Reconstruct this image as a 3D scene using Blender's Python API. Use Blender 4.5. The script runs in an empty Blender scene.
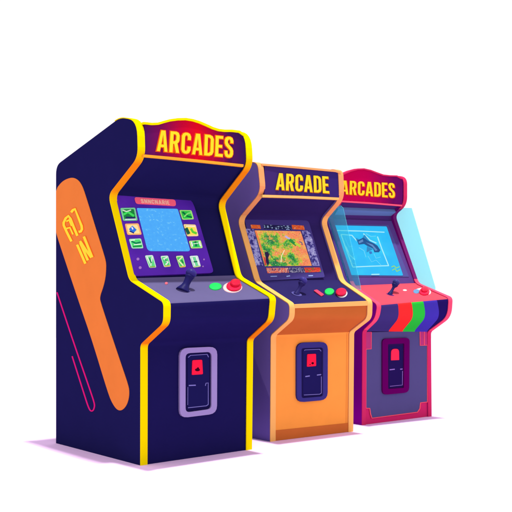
import bpy, bmesh, math
from math import radians as R
from mathutils import Vector

# ------------------------------------------------------------------ camera, surroundings, light
sc = bpy.context.scene
col = sc.collection
CAM = [-2.907, -4.5264, 0.98]
cam_data = bpy.data.cameras.new('camera')
cam_data.sensor_width = 36.0
cam_data.lens = 1111.195 / 512 * 36.0
cam_data.shift_x = 0.014758
cam_data.shift_y = 0.011943
cam_data.clip_start = 0.05
cam_data.clip_end = 800
cam = bpy.data.objects.new('camera', cam_data)
col.objects.link(cam)
cam.location = CAM
cam.rotation_euler = (R(90), 0, R(51.7315 - 90))
sc.camera = cam

WORLD = (1.12, 1.04, 1.14)
world = bpy.data.worlds.new('World')
sc.world = world
world.use_nodes = True
bg = world.node_tree.nodes['Background']
bg.inputs[0].default_value = (WORLD[0] / 2, WORLD[1] / 2, WORLD[2] / 2, 1)
bg.inputs[1].default_value = 2.0

def area_light(name, loc, target, size, power, color):
    ld = bpy.data.lights.new(name, 'AREA')
    ld.shape = 'DISK'; ld.size = size; ld.energy = power; ld.color = color
    o = bpy.data.objects.new(name, ld); col.objects.link(o)
    o.location = loc
    o.rotation_euler = (Vector(target) - Vector(loc)).to_track_quat('-Z', 'Y').to_euler()
    return o
KT = Vector((1.2, 0.3, 0.4))
area_light('overhead_softbox', KT + Vector((0.95, -2.8, 30.0)), KT, 1.3, 11500, (1.0, 1.0, 1.0))

sc.view_settings.view_transform = 'Standard'
sc.view_settings.look = 'None'
sc.view_settings.exposure = 0
sc.view_settings.gamma = 1
sc.cycles.max_bounces = 6
sc.cycles.transparent_max_bounces = 8

# ------------------------------------------------------------------ measured data (metres; local to each cabinet)
# CABS: origin x, origin y, width, left profile, right profile (depth, height); D: trim, artwork and painted reflections placed on the cabinet faces
CABS = [[0.0, 0.0, 0.7059, [[0.8403, 0.0], [0.8403, 1.5029], [0.185, 1.6952], [0.0294, 1.6653], [0.0205, 1.488], [0.2963, 1.3174], [0.1, 0.8911], [-0.1999, 0.7897], [-0.1982, 0.6952], [-0.0018, 0.5836], [0.0, 0.0]], [[0.8403, 0.0], [0.8403, 1.5029], [0.1956, 1.6788], [0.0361, 1.651], [0.021, 1.485], [0.2729, 1.2968], [0.1171, 0.9001], [-0.169, 0.7998], [-0.153, 0.6871], [0.0193, 0.5788], [0.0294, 0.0]]], [0.9431, 0.1641, 0.6043, [[0.8, 0.0], [0.8, 1.34], [0.176, 1.5374], [0.1091, 1.526], [0.0844, 1.367], [0.292, 1.2215], [0.133, 0.8679], [-0.1626, 0.7529], [-0.1601, 0.6785], [-0.0043, 0.5823], [0.0, 0.0]], [[0.8, 0.0], [0.8, 1.34], [0.1242, 1.5221], [0.0684, 1.5097], [0.0591, 1.3514], [0.2203, 1.2277], [0.0557, 0.8669], [-0.174, 0.7605], [-0.17, 0.6639], [-0.0234, 0.5784], [-0.0159, 0.0]]], [1.7629, 0.2945, 0.6154, [[0.84, 0.0], [0.84, 1.36], [0.2748, 1.5369], [0.1985, 1.516], [0.1985, 1.3469], [0.3066, 1.2822], [0.0947, 0.8344], [-0.1295, 0.7262], [-0.1111, 0.6456], [-0.0026, 0.5662], [0.0, 0.0]], [[0.84, 0.0], [0.84, 1.36], [0.2948, 1.5449], [0.2185, 1.524], [0.2185, 1.3549], [0.3266, 1.2902], [0.1147, 0.8424], [-0.1694, 0.7563], [-0.1596, 0.6407], [0.0114, 0.5387], [0.0055, 0.0]]]]
CARDS = {"l1": [[120, 200, 150], [30, 128, 60], [[64, 214, 92], [206, 240, 206], [34, 44, 96], [220, 220, 240]]], "l2": [[248, 170, 110], [255, 214, 150], [[44, 110, 216], [34, 40, 120], [235, 245, 255]]], "l3": [[160, 240, 180], [74, 204, 110], [[18, 104, 80], [225, 255, 225], [30, 140, 70], [225, 255, 225]]], "r1": [[160, 240, 120], [42, 192, 72], [[16, 104, 60], [140, 244, 120]]], "r2": [[252, 206, 150], [244, 216, 84], [[30, 90, 72], [92, 200, 56], [255, 232, 200]]], "r3": [[190, 240, 130], [52, 192, 92], [[226, 255, 226], [226, 255, 226], [14, 112, 72], [200, 250, 200]]], "b1": [[200, 248, 210], [96, 208, 130], [[232, 255, 226], [24, 112, 76], [150, 170, 60]]], "b2": [[200, 248, 210], [80, 200, 120], [[232, 255, 226], [20, 104, 90], [230, 180, 60]]], "b3": [[196, 246, 160], [84, 196, 96], [[234, 255, 190], [24, 112, 66], [236, 170, 50]]], "b4": [[214, 250, 226], [110, 206, 150], [[236, 255, 236], [236, 255, 236], [24, 110, 84], [200, 210, 110]]]}
D = {
"a_sign":[3,0.0,[[0.0523,0.9647],[0.0617,0.061],[0.0814,0.0588],[0.1228,0.0649],[0.1772,0.038],[0.2241,-0.026],[0.2757,-0.0926],[0.3449,-0.1531],[0.4146,-0.1885],[0.4758,-0.1823],[0.5373,-0.1432],[0.5989,-0.0792],[0.6521,-0.0164],[0.7061,0.0198],[0.761,0.0196],[0.826,-0.0062],[0.8962,-0.0155],[0.9319,0.1056],[0.9487,0.3988],[0.9443,0.778],[0.9261,1.034]]],
"a_signtop":[3,0.006,[[0.0469,0.087],[0.0747,0.0844],[0.1166,0.0851],[0.173,0.0543],[0.2209,-0.0134],[0.2716,-0.0789],[0.3396,-0.1381],[0.4078,-0.1725],[0.4673,-0.1663],[0.5274,-0.1278],[0.5883,-0.0643],[0.6418,-0.0011],[0.6973,0.0362],[0.7537,0.0362],[0.8186,0.0107],[0.8853,0.01],[0.933,0.1096]],[[0.0491,0.0229],[0.0772,0.0201],[0.1179,0.0205],[0.1703,-0.0084],[0.2162,-0.0741],[0.2684,-0.1419],[0.3387,-0.2038],[0.4099,-0.2403],[0.4727,-0.2345],[0.5353,-0.1951],[0.5976,-0.131],[0.6503,-0.0692],[0.7026,-0.0343],[0.7559,-0.0351],[0.821,-0.0613],[0.8942,-0.0606],[0.9466,0.0453]]],
"a_signbot":[3,0.006,[[0.0383,0.9904],[0.2576,1.0024],[0.5154,1.0255],[0.9083,1.0702]],[[0.0407,0.9213],[0.2604,0.9311],[0.5186,0.9514],[0.912,0.9917]]],
"a_text":[3,0.004,[[0.1677,0.2026],[0.831,0.1696],[0.8165,0.8175],[0.1505,0.7969]]],
"a_bezel":[5,0.006,[[0.0532,0.0034],[0.0549,-0.0122],[0.0595,-0.0234],[0.0672,-0.0303],[0.078,-0.0329],[0.614,-0.0511],[0.6572,-0.0439],[0.6888,-0.0188],[0.7089,0.0242],[0.7173,0.0851],[0.7465,0.8905],[0.745,0.9121],[0.7386,0.9277],[0.7273,0.9373],[0.7111,0.9408],[0.0723,0.9575],[0.0613,0.9556],[0.0535,0.9495],[0.0489,0.9392],[0.0474,0.9245]]],
"a_screen":[5,0.008,[[0.2038,0.1585],[0.2043,0.1532],[0.2059,0.1494],[0.2085,0.147],[0.2122,0.146],[0.5451,0.125],[0.5509,0.1257],[0.5553,0.1289],[0.558,0.1345],[0.5592,0.1426],[0.5793,0.6291],[0.5783,0.645],[0.5737,0.6564],[0.5656,0.6633],[0.554,0.6656],[0.2413,0.6678],[0.2264,0.665],[0.2157,0.6564],[0.2092,0.6419],[0.207,0.6216]]],
"a_pill":[5,0.008,[[0.205,0.0418],[0.2062,0.0282],[0.2102,0.0184],[0.2169,0.0125],[0.2264,0.0104],[0.5352,0.0051],[0.545,0.0071],[0.5516,0.0133],[0.555,0.0238],[0.5551,0.0386],[0.5536,0.0574],[0.5509,0.0722],[0.5457,0.0828],[0.538,0.0892],[0.5279,0.0914],[0.2275,0.0944],[0.2179,0.0926],[0.2111,0.0869],[0.2069,0.0772],[0.2053,0.0637]]],
"a_pilltext":[5,0.009,[[0.2533,0.0301],[0.4976,0.0267],[0.4962,0.077],[0.2535,0.0799]]],
"a_th_l1":[5,0.008,[[0.0651,0.173],[0.0676,0.1622],[0.0752,0.1577],[0.1808,0.1441],[0.1883,0.1468],[0.1905,0.1573],[0.1858,0.2865],[0.1829,0.2975],[0.1751,0.3018],[0.0742,0.3106],[0.0667,0.3077],[0.0642,0.2975]]],
"a_thi_l1":[5,0.009,[[0.0775,0.1848],[0.0792,0.1775],[0.0842,0.1746],[0.1689,0.1639],[0.1739,0.1657],[0.1753,0.1727],[0.1716,0.2765],[0.1696,0.2838],[0.1645,0.2867],[0.0834,0.2939],[0.0784,0.2921],[0.0768,0.2852]]],
"a_th_l2":[5,0.008,[[0.0712,0.3608],[0.0738,0.35],[0.0814,0.3458],[0.176,0.336],[0.1838,0.3386],[0.1867,0.3488],[0.1902,0.4576],[0.188,0.4681],[0.1804,0.4721],[0.0803,0.4783],[0.0728,0.4753],[0.0704,0.465]]],
"a_thi_l2":[5,0.009,[[0.083,0.3707],[0.0847,0.3635],[0.0898,0.3607],[0.1659,0.3529],[0.171,0.3547],[0.173,0.3615],[0.1758,0.4493],[0.1743,0.4563],[0.1693,0.459],[0.0889,0.4641],[0.0839,0.4621],[0.0823,0.4553]]],
"a_th_l3":[5,0.008,[[0.0741,0.542],[0.076,0.5316],[0.0834,0.5275],[0.1657,0.5188],[0.1734,0.5215],[0.176,0.5317],[0.1766,0.6212],[0.1741,0.6317],[0.1665,0.6355],[0.0899,0.6388],[0.0822,0.6357],[0.0791,0.6258]]],
"a_thi_l3":[5,0.009,[[0.0845,0.5499],[0.0858,0.543],[0.0907,0.5402],[0.1572,0.5334],[0.1623,0.5352],[0.164,0.5419],[0.1645,0.6147],[0.1629,0.6217],[0.1578,0.6243],[0.0958,0.627],[0.0906,0.625],[0.0885,0.6184]]],
"a_th_r1":[5,0.008,[[0.5709,0.1533],[0.573,0.142],[0.5808,0.1378],[0.6681,0.1319],[0.6763,0.1351],[0.6794,0.1463],[0.6821,0.2339],[0.6797,0.2456],[0.6715,0.2505],[0.5874,0.2619],[0.5791,0.2593],[0.5758,0.2487]]],
"a_thi_r1":[5,0.009,[[0.582,0.162],[0.5834,0.1545],[0.5886,0.1517],[0.6591,0.1471],[0.6646,0.1492],[0.6666,0.1566],[0.6688,0.2283],[0.6672,0.236],[0.6618,0.2393],[0.5938,0.2487],[0.5882,0.247],[0.586,0.2399]]],
"a_th_r2":[5,0.008,[[0.5766,0.3347],[0.5787,0.3237],[0.5865,0.32],[0.6743,0.3195],[0.6825,0.3232],[0.6853,0.3345],[0.6869,0.4526],[0.6843,0.4641],[0.6761,0.4685],[0.5949,0.475],[0.5865,0.4721],[0.5833,0.4613]]],
"a_thi_r2":[5,0.009,[[0.5878,0.3475],[0.5892,0.3401],[0.5944,0.3377],[0.6653,0.3375],[0.6707,0.34],[0.6726,0.3475],[0.6739,0.4428],[0.6721,0.4505],[0.6667,0.4534],[0.6009,0.4589],[0.5953,0.4569],[0.5931,0.4497]]],
"a_th_r3":[5,0.008,[[0.5889,0.549],[0.5912,0.5377],[0.5992,0.533],[0.6851,0.5219],[0.6935,0.5246],[0.6966,0.5354],[0.6983,0.6076],[0.6958,0.619],[0.6876,0.6233],[0.6033,0.629],[0.595,0.6259],[0.5918,0.6152]]],
"a_thi_r3":[5,0.009,[[0.5997,0.5545],[0.6013,0.547],[0.6066,0.5438],[0.6761,0.5349],[0.6817,0.5367],[0.6837,0.5439],[0.6852,0.6035],[0.6835,0.6111],[0.6781,0.614],[0.6099,0.6187],[0.6043,0.6167],[0.6022,0.6095]]],
"a_th_b1":[5,0.008,[[0.1746,0.7354],[0.1762,0.7251],[0.1836,0.7211],[0.2319,0.7166],[0.2398,0.7194],[0.2426,0.7295],[0.2456,0.8514],[0.2432,0.8619],[0.2356,0.8658],[0.1967,0.8683],[0.1887,0.8654],[0.1853,0.8556]]],
"a_thi_b1":[5,0.009,[[0.1816,0.7475],[0.1827,0.7407],[0.1877,0.738],[0.2277,0.7344],[0.2329,0.7362],[0.2348,0.743],[0.2372,0.841],[0.2356,0.848],[0.2305,0.8507],[0.1979,0.8528],[0.1925,0.8509],[0.1902,0.8444]]],
"a_th_b2":[5,0.008,[[0.3062,0.7412],[0.3082,0.7306],[0.3159,0.7264],[0.3609,0.722],[0.3689,0.7248],[0.3717,0.7351],[0.3737,0.841],[0.3713,0.8519],[0.3633,0.8564],[0.3241,0.8613],[0.316,0.8589],[0.3127,0.8489]]],
"a_thi_b2":[5,0.009,[[0.3127,0.7517],[0.3141,0.7446],[0.3192,0.7418],[0.3566,0.7382],[0.362,0.7401],[0.3639,0.747],[0.3655,0.8327],[0.3638,0.8399],[0.3586,0.843],[0.3256,0.8472],[0.3201,0.8455],[0.318,0.8389]]],
"a_th_b3":[5,0.008,[[0.4397,0.7408],[0.4416,0.73],[0.4494,0.7257],[0.4917,0.7213],[0.4999,0.7241],[0.5028,0.7347],[0.5048,0.8489],[0.5022,0.86],[0.4941,0.8648],[0.4603,0.8695],[0.4519,0.8671],[0.4484,0.857]]],
"a_thi_b3":[5,0.009,[[0.446,0.7521],[0.4473,0.745],[0.4525,0.7421],[0.4879,0.7385],[0.4934,0.7404],[0.4953,0.7474],[0.4969,0.8396],[0.4952,0.8471],[0.4898,0.8502],[0.4609,0.8543],[0.4554,0.8528],[0.453,0.8461]]],
"a_th_b4":[5,0.008,[[0.5615,0.7404],[0.5634,0.7295],[0.5713,0.7252],[0.6254,0.7205],[0.6337,0.7234],[0.6368,0.7342],[0.6395,0.8457],[0.637,0.8572],[0.6287,0.8624],[0.5825,0.871],[0.574,0.869],[0.5704,0.8589]]],
"a_thi_b4":[5,0.009,[[0.5691,0.7517],[0.5704,0.7444],[0.5757,0.7416],[0.6203,0.7377],[0.6259,0.7397],[0.6279,0.7469],[0.6302,0.8371],[0.6285,0.8447],[0.623,0.8482],[0.5844,0.8555],[0.5787,0.8542],[0.5763,0.8474]]],
"a_ts_l10":[5,0.0094,[[0.0796,0.2491],[0.1172,0.2176],[0.155,0.261]],[[0.0746,0.2263],[0.1225,0.1906],[0.169,0.2377]]],
"a_ts_l11":[5,0.0098,[[0.0757,0.1903],[0.1067,0.2062],[0.1491,0.1841]],[[0.0811,0.1774],[0.1091,0.1927],[0.1484,0.1715]]],
"a_ts_l12":[5,0.0102,[[0.0893,0.2821],[0.1639,0.2816]],[[0.0931,0.2626],[0.1678,0.2619]]],
"a_ts_l13":[5,0.0106,[[0.0795,0.3012],[0.1707,0.2913]],[[0.081,0.2915],[0.1722,0.2815]]],
"a_ts_l20":[5,0.0094,[[0.0918,0.4129],[0.1199,0.4617]],[[0.1281,0.3676],[0.1564,0.4165]]],
"a_ts_l21":[5,0.0098,[[0.0908,0.4406],[0.1235,0.463]],[[0.0967,0.4284],[0.1294,0.4508]]],
"a_ts_l22":[5,0.0102,[[0.1149,0.3893],[0.12,0.4177]],[[0.125,0.3823],[0.1301,0.4108]]],
"a_ts_l30":[5,0.0094,[[0.0862,0.565],[0.1208,0.5859],[0.167,0.5702]],[[0.0928,0.5506],[0.1243,0.5704],[0.1671,0.5551]]],
"a_ts_l31":[5,0.0098,[[0.0824,0.5513],[0.1199,0.5454]],[[0.0837,0.5395],[0.1212,0.5335]]],
"a_ts_l32":[5,0.0102,[[0.0887,0.6288],[0.1658,0.6178]],[[0.0907,0.6112],[0.1678,0.5999]]],
"a_ts_l33":[5,0.0106,[[0.101,0.6024],[0.1607,0.5951]],[[0.1021,0.593],[0.1619,0.5855]]],
"a_ts_r10":[5,0.0094,[[0.5877,0.172],[0.6196,0.2227],[0.6635,0.2371]],[[0.5999,0.1556],[0.6296,0.2036],[0.6706,0.2163]]],
"a_ts_r11":[5,0.0098,[[0.5982,0.2323],[0.6408,0.1833],[0.6677,0.1739]],[[0.5925,0.2203],[0.6381,0.1684],[0.6682,0.1572]]],
"a_ts_r20":[5,0.0094,[[0.5747,0.3807],[0.5884,0.4569]],[[0.6036,0.3607],[0.6174,0.4372]]],
"a_ts_r21":[5,0.0098,[[0.6228,0.3827],[0.6347,0.431],[0.6687,0.45]],[[0.6425,0.3675],[0.6513,0.4085],[0.6802,0.4226]]],
"a_ts_r22":[5,0.0102,[[0.5911,0.3534],[0.6716,0.3538]],[[0.5942,0.3378],[0.6748,0.338]]],
"a_ts_r30":[5,0.0094,[[0.6008,0.5491],[0.601,0.6102]],[[0.6138,0.5443],[0.614,0.6056]]],
"a_ts_r31":[5,0.0098,[[0.6702,0.543],[0.6754,0.6072]],[[0.6832,0.5364],[0.6885,0.6008]]],
"a_ts_r32":[5,0.0102,[[0.6355,0.5412],[0.6335,0.6053]],[[0.6523,0.5361],[0.6503,0.6003]]],
"a_ts_r33":[5,0.0106,[[0.6192,0.5782],[0.6659,0.5692]],[[0.6201,0.568],[0.6668,0.5589]]],
"a_ts_b10":[5,0.0094,[[0.1822,0.7444],[0.201,0.8562],[0.2369,0.7397]],[[0.1943,0.7379],[0.2023,0.8398],[0.2254,0.7376]]],
"a_ts_b11":[5,0.0098,[[0.1997,0.7557],[0.2088,0.8152]],[[0.2074,0.7512],[0.2165,0.8107]]],
"a_ts_b12":[5,0.0102,[[0.1897,0.8652],[0.2364,0.8612]],[[0.1909,0.8558],[0.2376,0.8517]]],
"a_ts_b20":[5,0.0094,[[0.3581,0.7371],[0.3186,0.7613],[0.349,0.8047],[0.3256,0.8291]],[[0.3598,0.7541],[0.3309,0.7639],[0.3623,0.8033],[0.3329,0.8415]]],
"a_ts_b21":[5,0.0098,[[0.3318,0.7764],[0.3427,0.7934]],[[0.3377,0.7691],[0.3485,0.7861]]],
"a_ts_b22":[5,0.0102,[[0.318,0.8576],[0.3679,0.851]],[[0.319,0.848],[0.3689,0.8414]]],
"a_ts_b30":[5,0.0094,[[0.4882,0.7342],[0.4457,0.7847],[0.4774,0.8552]],[[0.4949,0.7465],[0.458,0.7851],[0.4886,0.8436]]],
"a_ts_b31":[5,0.0098,[[0.4753,0.7806],[0.4829,0.8178]],[[0.4832,0.7753],[0.4909,0.8126]]],
"a_ts_b32":[5,0.0102,[[0.4526,0.8694],[0.4981,0.8627]],[[0.4534,0.8596],[0.499,0.8529]]],
"a_ts_b40":[5,0.0094,[[0.5705,0.748],[0.5803,0.8561]],[[0.5824,0.7422],[0.5923,0.8505]]],
"a_ts_b41":[5,0.0098,[[0.6105,0.7431],[0.6191,0.8493]],[[0.6226,0.7375],[0.6311,0.844]]],
"a_ts_b42":[5,0.0102,[[0.5814,0.8081],[0.6165,0.8033]],[[0.5827,0.7944],[0.6179,0.7895]]],
"a_ts_b43":[5,0.0106,[[0.5753,0.8711],[0.6335,0.8595]],[[0.5758,0.8625],[0.634,0.8507]]],
"a_dot0":[5,0.008,[[0.1207,0.7635],[0.1149,0.776],[0.1051,0.7811],[0.0972,0.7759],[0.0957,0.7635],[0.1015,0.7511],[0.1113,0.7459],[0.1192,0.751]]],
"a_dot1":[5,0.008,[[0.1215,0.8643],[0.1156,0.8766],[0.1058,0.8816],[0.0979,0.8763],[0.0964,0.8639],[0.1022,0.8517],[0.112,0.8467],[0.12,0.8519]]],
"a_dot2":[5,0.008,[[0.6924,0.7691],[0.6886,0.7773],[0.6822,0.7806],[0.677,0.7772],[0.676,0.7691],[0.6798,0.761],[0.6862,0.7576],[0.6914,0.761]]],
"a_dot3":[5,0.008,[[0.6667,0.8582],[0.6633,0.8653],[0.6577,0.8682],[0.653,0.8652],[0.6521,0.858],[0.6555,0.8509],[0.6612,0.848],[0.6659,0.851]]],
"a_dfo":[9,0.01,[[0.3248,0.1152],[0.329,0.0855],[0.342,0.0644],[0.3637,0.0519],[0.3944,0.0479],[0.5846,0.0499],[0.6164,0.0546],[0.6393,0.0679],[0.6531,0.09],[0.6578,0.1207],[0.6592,0.5677],[0.6547,0.5985],[0.641,0.6206],[0.6183,0.6341],[0.5866,0.6389],[0.397,0.6415],[0.3663,0.6376],[0.3445,0.6251],[0.3314,0.6041],[0.3269,0.5744]]],
"a_dfi":[9,0.01,[[0.3738,0.1317],[0.3762,0.1149],[0.3835,0.1029],[0.3958,0.0957],[0.4131,0.0933],[0.5668,0.0934],[0.5846,0.0958],[0.5974,0.1032],[0.6051,0.1155],[0.6077,0.1326],[0.6093,0.5532],[0.6068,0.5705],[0.5992,0.583],[0.5865,0.5908],[0.5688,0.5938],[0.4155,0.5986],[0.3982,0.5967],[0.3859,0.5899],[0.3785,0.5781],[0.3759,0.5614]]],
"a_dbase":[9,0.001,[[0.3829,0.1334],[0.3853,0.1166],[0.3927,0.1046],[0.405,0.0973],[0.4223,0.095],[0.5764,0.0951],[0.5942,0.0975],[0.607,0.1049],[0.6147,0.1172],[0.6174,0.1344],[0.6189,0.5559],[0.6165,0.5732],[0.6088,0.5858],[0.5961,0.5935],[0.5784,0.5966],[0.4248,0.6013],[0.4074,0.5995],[0.3951,0.5926],[0.3876,0.5808],[0.3851,0.564]]],
"a_dplate":[9,0.003,[[0.3984,0.1221],[0.3991,0.1176],[0.401,0.1144],[0.4043,0.1125],[0.4089,0.1119],[0.5825,0.1126],[0.5872,0.1133],[0.5906,0.1153],[0.5927,0.1186],[0.5934,0.1232],[0.5947,0.554],[0.5941,0.5587],[0.5921,0.562],[0.5887,0.5641],[0.584,0.565],[0.4113,0.5725],[0.4067,0.572],[0.4034,0.5702],[0.4014,0.5671],[0.4007,0.5626]]],
"a_slot":[9,0.0065,[[0.4379,0.1669],[0.4388,0.1624],[0.4409,0.1592],[0.4443,0.1574],[0.4489,0.1568],[0.5141,0.1575],[0.5189,0.1583],[0.5224,0.1602],[0.5246,0.1635],[0.5256,0.1681],[0.5322,0.2734],[0.5319,0.278],[0.5301,0.2812],[0.5268,0.2831],[0.5221,0.2838],[0.4443,0.2835],[0.4397,0.2828],[0.4364,0.2809],[0.4346,0.2777],[0.4341,0.2732]]],
"a_sdot0":[9,0.006,[[0.5062,0.2439],[0.5018,0.2512],[0.4902,0.2551],[0.4758,0.2541],[0.4642,0.2486],[0.4597,0.2407],[0.4641,0.2334],[0.4757,0.2295],[0.49,0.2305],[0.5017,0.236]]],
"a_sdot1":[9,0.006,[[0.4972,0.2312],[0.4953,0.2366],[0.4904,0.2398],[0.4843,0.2393],[0.4794,0.2355],[0.4775,0.2298],[0.4793,0.2244],[0.4842,0.2213],[0.4903,0.2217],[0.4953,0.2255]]],
"a_dl0":[9,0.0045,[[0.4041,0.1337],[0.4236,0.1173],[0.5704,0.1162],[0.5821,0.1409]],[[0.4003,0.1294],[0.4213,0.1122],[0.5733,0.1115],[0.5873,0.1388]]],
"a_dl1":[9,0.0045,[[0.4099,0.3768],[0.4712,0.3793]],[[0.4094,0.3672],[0.4707,0.3696]]],
"a_dl2":[9,0.0045,[[0.5602,0.3876],[0.5646,0.3668],[0.5816,0.3656],[0.5823,0.5495],[0.5666,0.5589],[0.4024,0.5598]],[[0.5546,0.3859],[0.5607,0.3623],[0.5855,0.3617],[0.5875,0.5526],[0.5687,0.5643],[0.403,0.5653]]],
"a_dl3":[9,0.0045,[[0.3991,0.384],[0.3991,0.5382]],[[0.4027,0.3843],[0.4026,0.5385]]],
"a_joy":[[0.2273,-0.0383,0.8448],[0.2731,-0.0383,0.9252]],
"b_joy":[[0.154,-0.0436,0.8042],[0.2022,-0.0436,0.8781]],
"c_joy":[[0.2112,-0.0291,0.7835],[0.265,-0.0291,0.8555]],
"a_green":[6,0,[[0.6853,0.4144],[0.6676,0.4615],[0.6463,0.5027],[0.6237,0.534],[0.6018,0.5525],[0.5829,0.5566],[0.5686,0.5459],[0.5603,0.5216],[0.5589,0.4858],[0.5644,0.4421],[0.5764,0.3944],[0.5938,0.3473],[0.6149,0.3056],[0.6377,0.2732],[0.6599,0.2536],[0.6793,0.2488],[0.6939,0.2594],[0.7023,0.2844],[0.7037,0.3212],[0.6978,0.3661]]],
"a_redbase":[6,0,[[0.8544,0.4847],[0.8263,0.5571],[0.7928,0.6201],[0.7574,0.6677],[0.7234,0.6956],[0.694,0.7014],[0.672,0.6849],[0.6594,0.6476],[0.6574,0.5929],[0.6662,0.5259],[0.6852,0.4528],[0.7124,0.3805],[0.7455,0.316],[0.7813,0.2659],[0.8161,0.2354],[0.8465,0.2279],[0.8693,0.2444],[0.8823,0.2832],[0.884,0.3404],[0.8743,0.4099]]],
"a_redcap":[6,0.012,[[0.8467,0.483],[0.8221,0.5475],[0.7935,0.604],[0.7637,0.647],[0.7356,0.6726],[0.7118,0.6785],[0.6947,0.6645],[0.6857,0.6317],[0.6857,0.5834],[0.6949,0.5239],[0.7122,0.4587],[0.7363,0.3942],[0.7647,0.3365],[0.7948,0.2915],[0.8235,0.264],[0.848,0.2568],[0.8657,0.2708],[0.8749,0.3048],[0.8746,0.3551],[0.8648,0.4166]]],
"a_redtop":[6,0.03,[[0.8342,0.466],[0.818,0.5086],[0.7991,0.5461],[0.7793,0.5748],[0.7607,0.5921],[0.7449,0.5963],[0.7335,0.5872],[0.7275,0.5656],[0.7276,0.5337],[0.7337,0.4942],[0.7453,0.4512],[0.7612,0.4085],[0.7801,0.3705],[0.7999,0.341],[0.8188,0.3228],[0.8349,0.318],[0.8466,0.3271],[0.8526,0.3492],[0.8525,0.3821],[0.8461,0.4223]]],
"a_lamp":[6,0,[[0.2741,0.1848],[0.2691,0.1999],[0.2634,0.2133],[0.2575,0.2237],[0.2521,0.23],[0.2476,0.2318],[0.2445,0.2287],[0.2431,0.2212],[0.2435,0.2099],[0.2457,0.1959],[0.2495,0.1806],[0.2544,0.1655],[0.2602,0.152],[0.266,0.1415],[0.2715,0.1351],[0.276,0.1333],[0.2791,0.1363],[0.2806,0.1439],[0.2801,0.1553],[0.2779,0.1694]]],
"b_green":[6,0,[[0.716,0.499],[0.6971,0.5444],[0.6745,0.5844],[0.6507,0.6151],[0.6279,0.6337],[0.6085,0.6387],[0.5942,0.6295],[0.5865,0.6072],[0.5861,0.5739],[0.593,0.5326],[0.6066,0.4873],[0.6255,0.4422],[0.6478,0.4016],[0.6715,0.3698],[0.6942,0.3498],[0.7137,0.3439],[0.7281,0.3527],[0.7359,0.3756],[0.7365,0.41],[0.7296,0.4526]]],
"b_redbase":[6,0,[[0.8381,0.6031],[0.8144,0.6605],[0.7868,0.7109],[0.7581,0.7495],[0.7312,0.7728],[0.7086,0.7789],[0.6926,0.7672],[0.6847,0.7391],[0.6857,0.6971],[0.6955,0.6451],[0.713,0.5879],[0.7365,0.5308],[0.7639,0.4795],[0.7923,0.439],[0.8192,0.4136],[0.8417,0.4061],[0.8579,0.4173],[0.866,0.4464],[0.8652,0.4902],[0.8556,0.5443]]],
"b_redcap":[6,0.012,[[0.82,0.6064],[0.7978,0.6595],[0.7716,0.7062],[0.744,0.7419],[0.7177,0.7635],[0.6953,0.7691],[0.6791,0.7583],[0.6706,0.7322],[0.6705,0.6932],[0.6789,0.6451],[0.6949,0.5921],[0.717,0.5394],[0.743,0.492],[0.7704,0.4546],[0.7965,0.4312],[0.8188,0.4243],[0.8352,0.4347],[0.844,0.4616],[0.8442,0.5021],[0.836,0.5521]]],
"b_slot2":[6,0.003,[[0.4955,0.4605],[0.4969,0.4473],[0.5,0.4365],[0.5049,0.4281],[0.5114,0.422],[0.5334,0.4075],[0.5399,0.4049],[0.5444,0.407],[0.5471,0.4139],[0.5478,0.4255],[0.5451,0.6123],[0.5438,0.6257],[0.5402,0.6383],[0.5344,0.6501],[0.5264,0.6612],[0.5041,0.6874],[0.4962,0.6949],[0.4907,0.6962],[0.4877,0.6914],[0.487,0.6804]]],
"c_white":[6,0,[[0.6391,0.4],[0.6284,0.4203],[0.616,0.4378],[0.6031,0.4507],[0.5908,0.4578],[0.5804,0.4585],[0.5728,0.4527],[0.5687,0.4411],[0.5685,0.4248],[0.5723,0.4052],[0.5797,0.3843],[0.5902,0.3641],[0.6027,0.3465],[0.6159,0.3332],[0.6285,0.3257],[0.6393,0.3247],[0.6471,0.3303],[0.6512,0.3421],[0.6511,0.3588],[0.6469,0.3788]]],
"c_rim":[6,0,[[0.9027,0.5818],[0.8605,0.6575],[0.8133,0.7207],[0.7657,0.7657],[0.7216,0.7889],[0.6847,0.7887],[0.6579,0.7656],[0.6437,0.722],[0.6434,0.6619],[0.6578,0.5905],[0.6859,0.5139],[0.7259,0.4391],[0.7743,0.3731],[0.8262,0.3226],[0.876,0.2934],[0.9179,0.2892],[0.947,0.3114],[0.96,0.3578],[0.9559,0.4234],[0.9359,0.501]]],
"c_blue":[6,0.006,[[0.7627,0.5245],[0.7439,0.5604],[0.7233,0.5912],[0.7029,0.614],[0.6845,0.6268],[0.6698,0.6284],[0.6601,0.6188],[0.6563,0.599],[0.6587,0.5707],[0.6674,0.5368],[0.6816,0.5002],[0.7,0.4644],[0.7209,0.433],[0.7422,0.409],[0.7618,0.395],[0.7774,0.3926],[0.7875,0.402],[0.791,0.4225],[0.7876,0.4519],[0.7778,0.4871]]],
"c_redcap":[6,0.014,[[0.87,0.5983],[0.8384,0.6569],[0.8045,0.7067],[0.7713,0.7431],[0.7418,0.763],[0.7183,0.7649],[0.703,0.7489],[0.6971,0.7165],[0.7014,0.6708],[0.7159,0.6157],[0.7393,0.5562],[0.77,0.4979],[0.8049,0.4463],[0.8407,0.4067],[0.8734,0.3834],[0.8993,0.3793],[0.9156,0.3951],[0.9204,0.4293],[0.9135,0.4783],[0.8959,0.5367]]],
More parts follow.
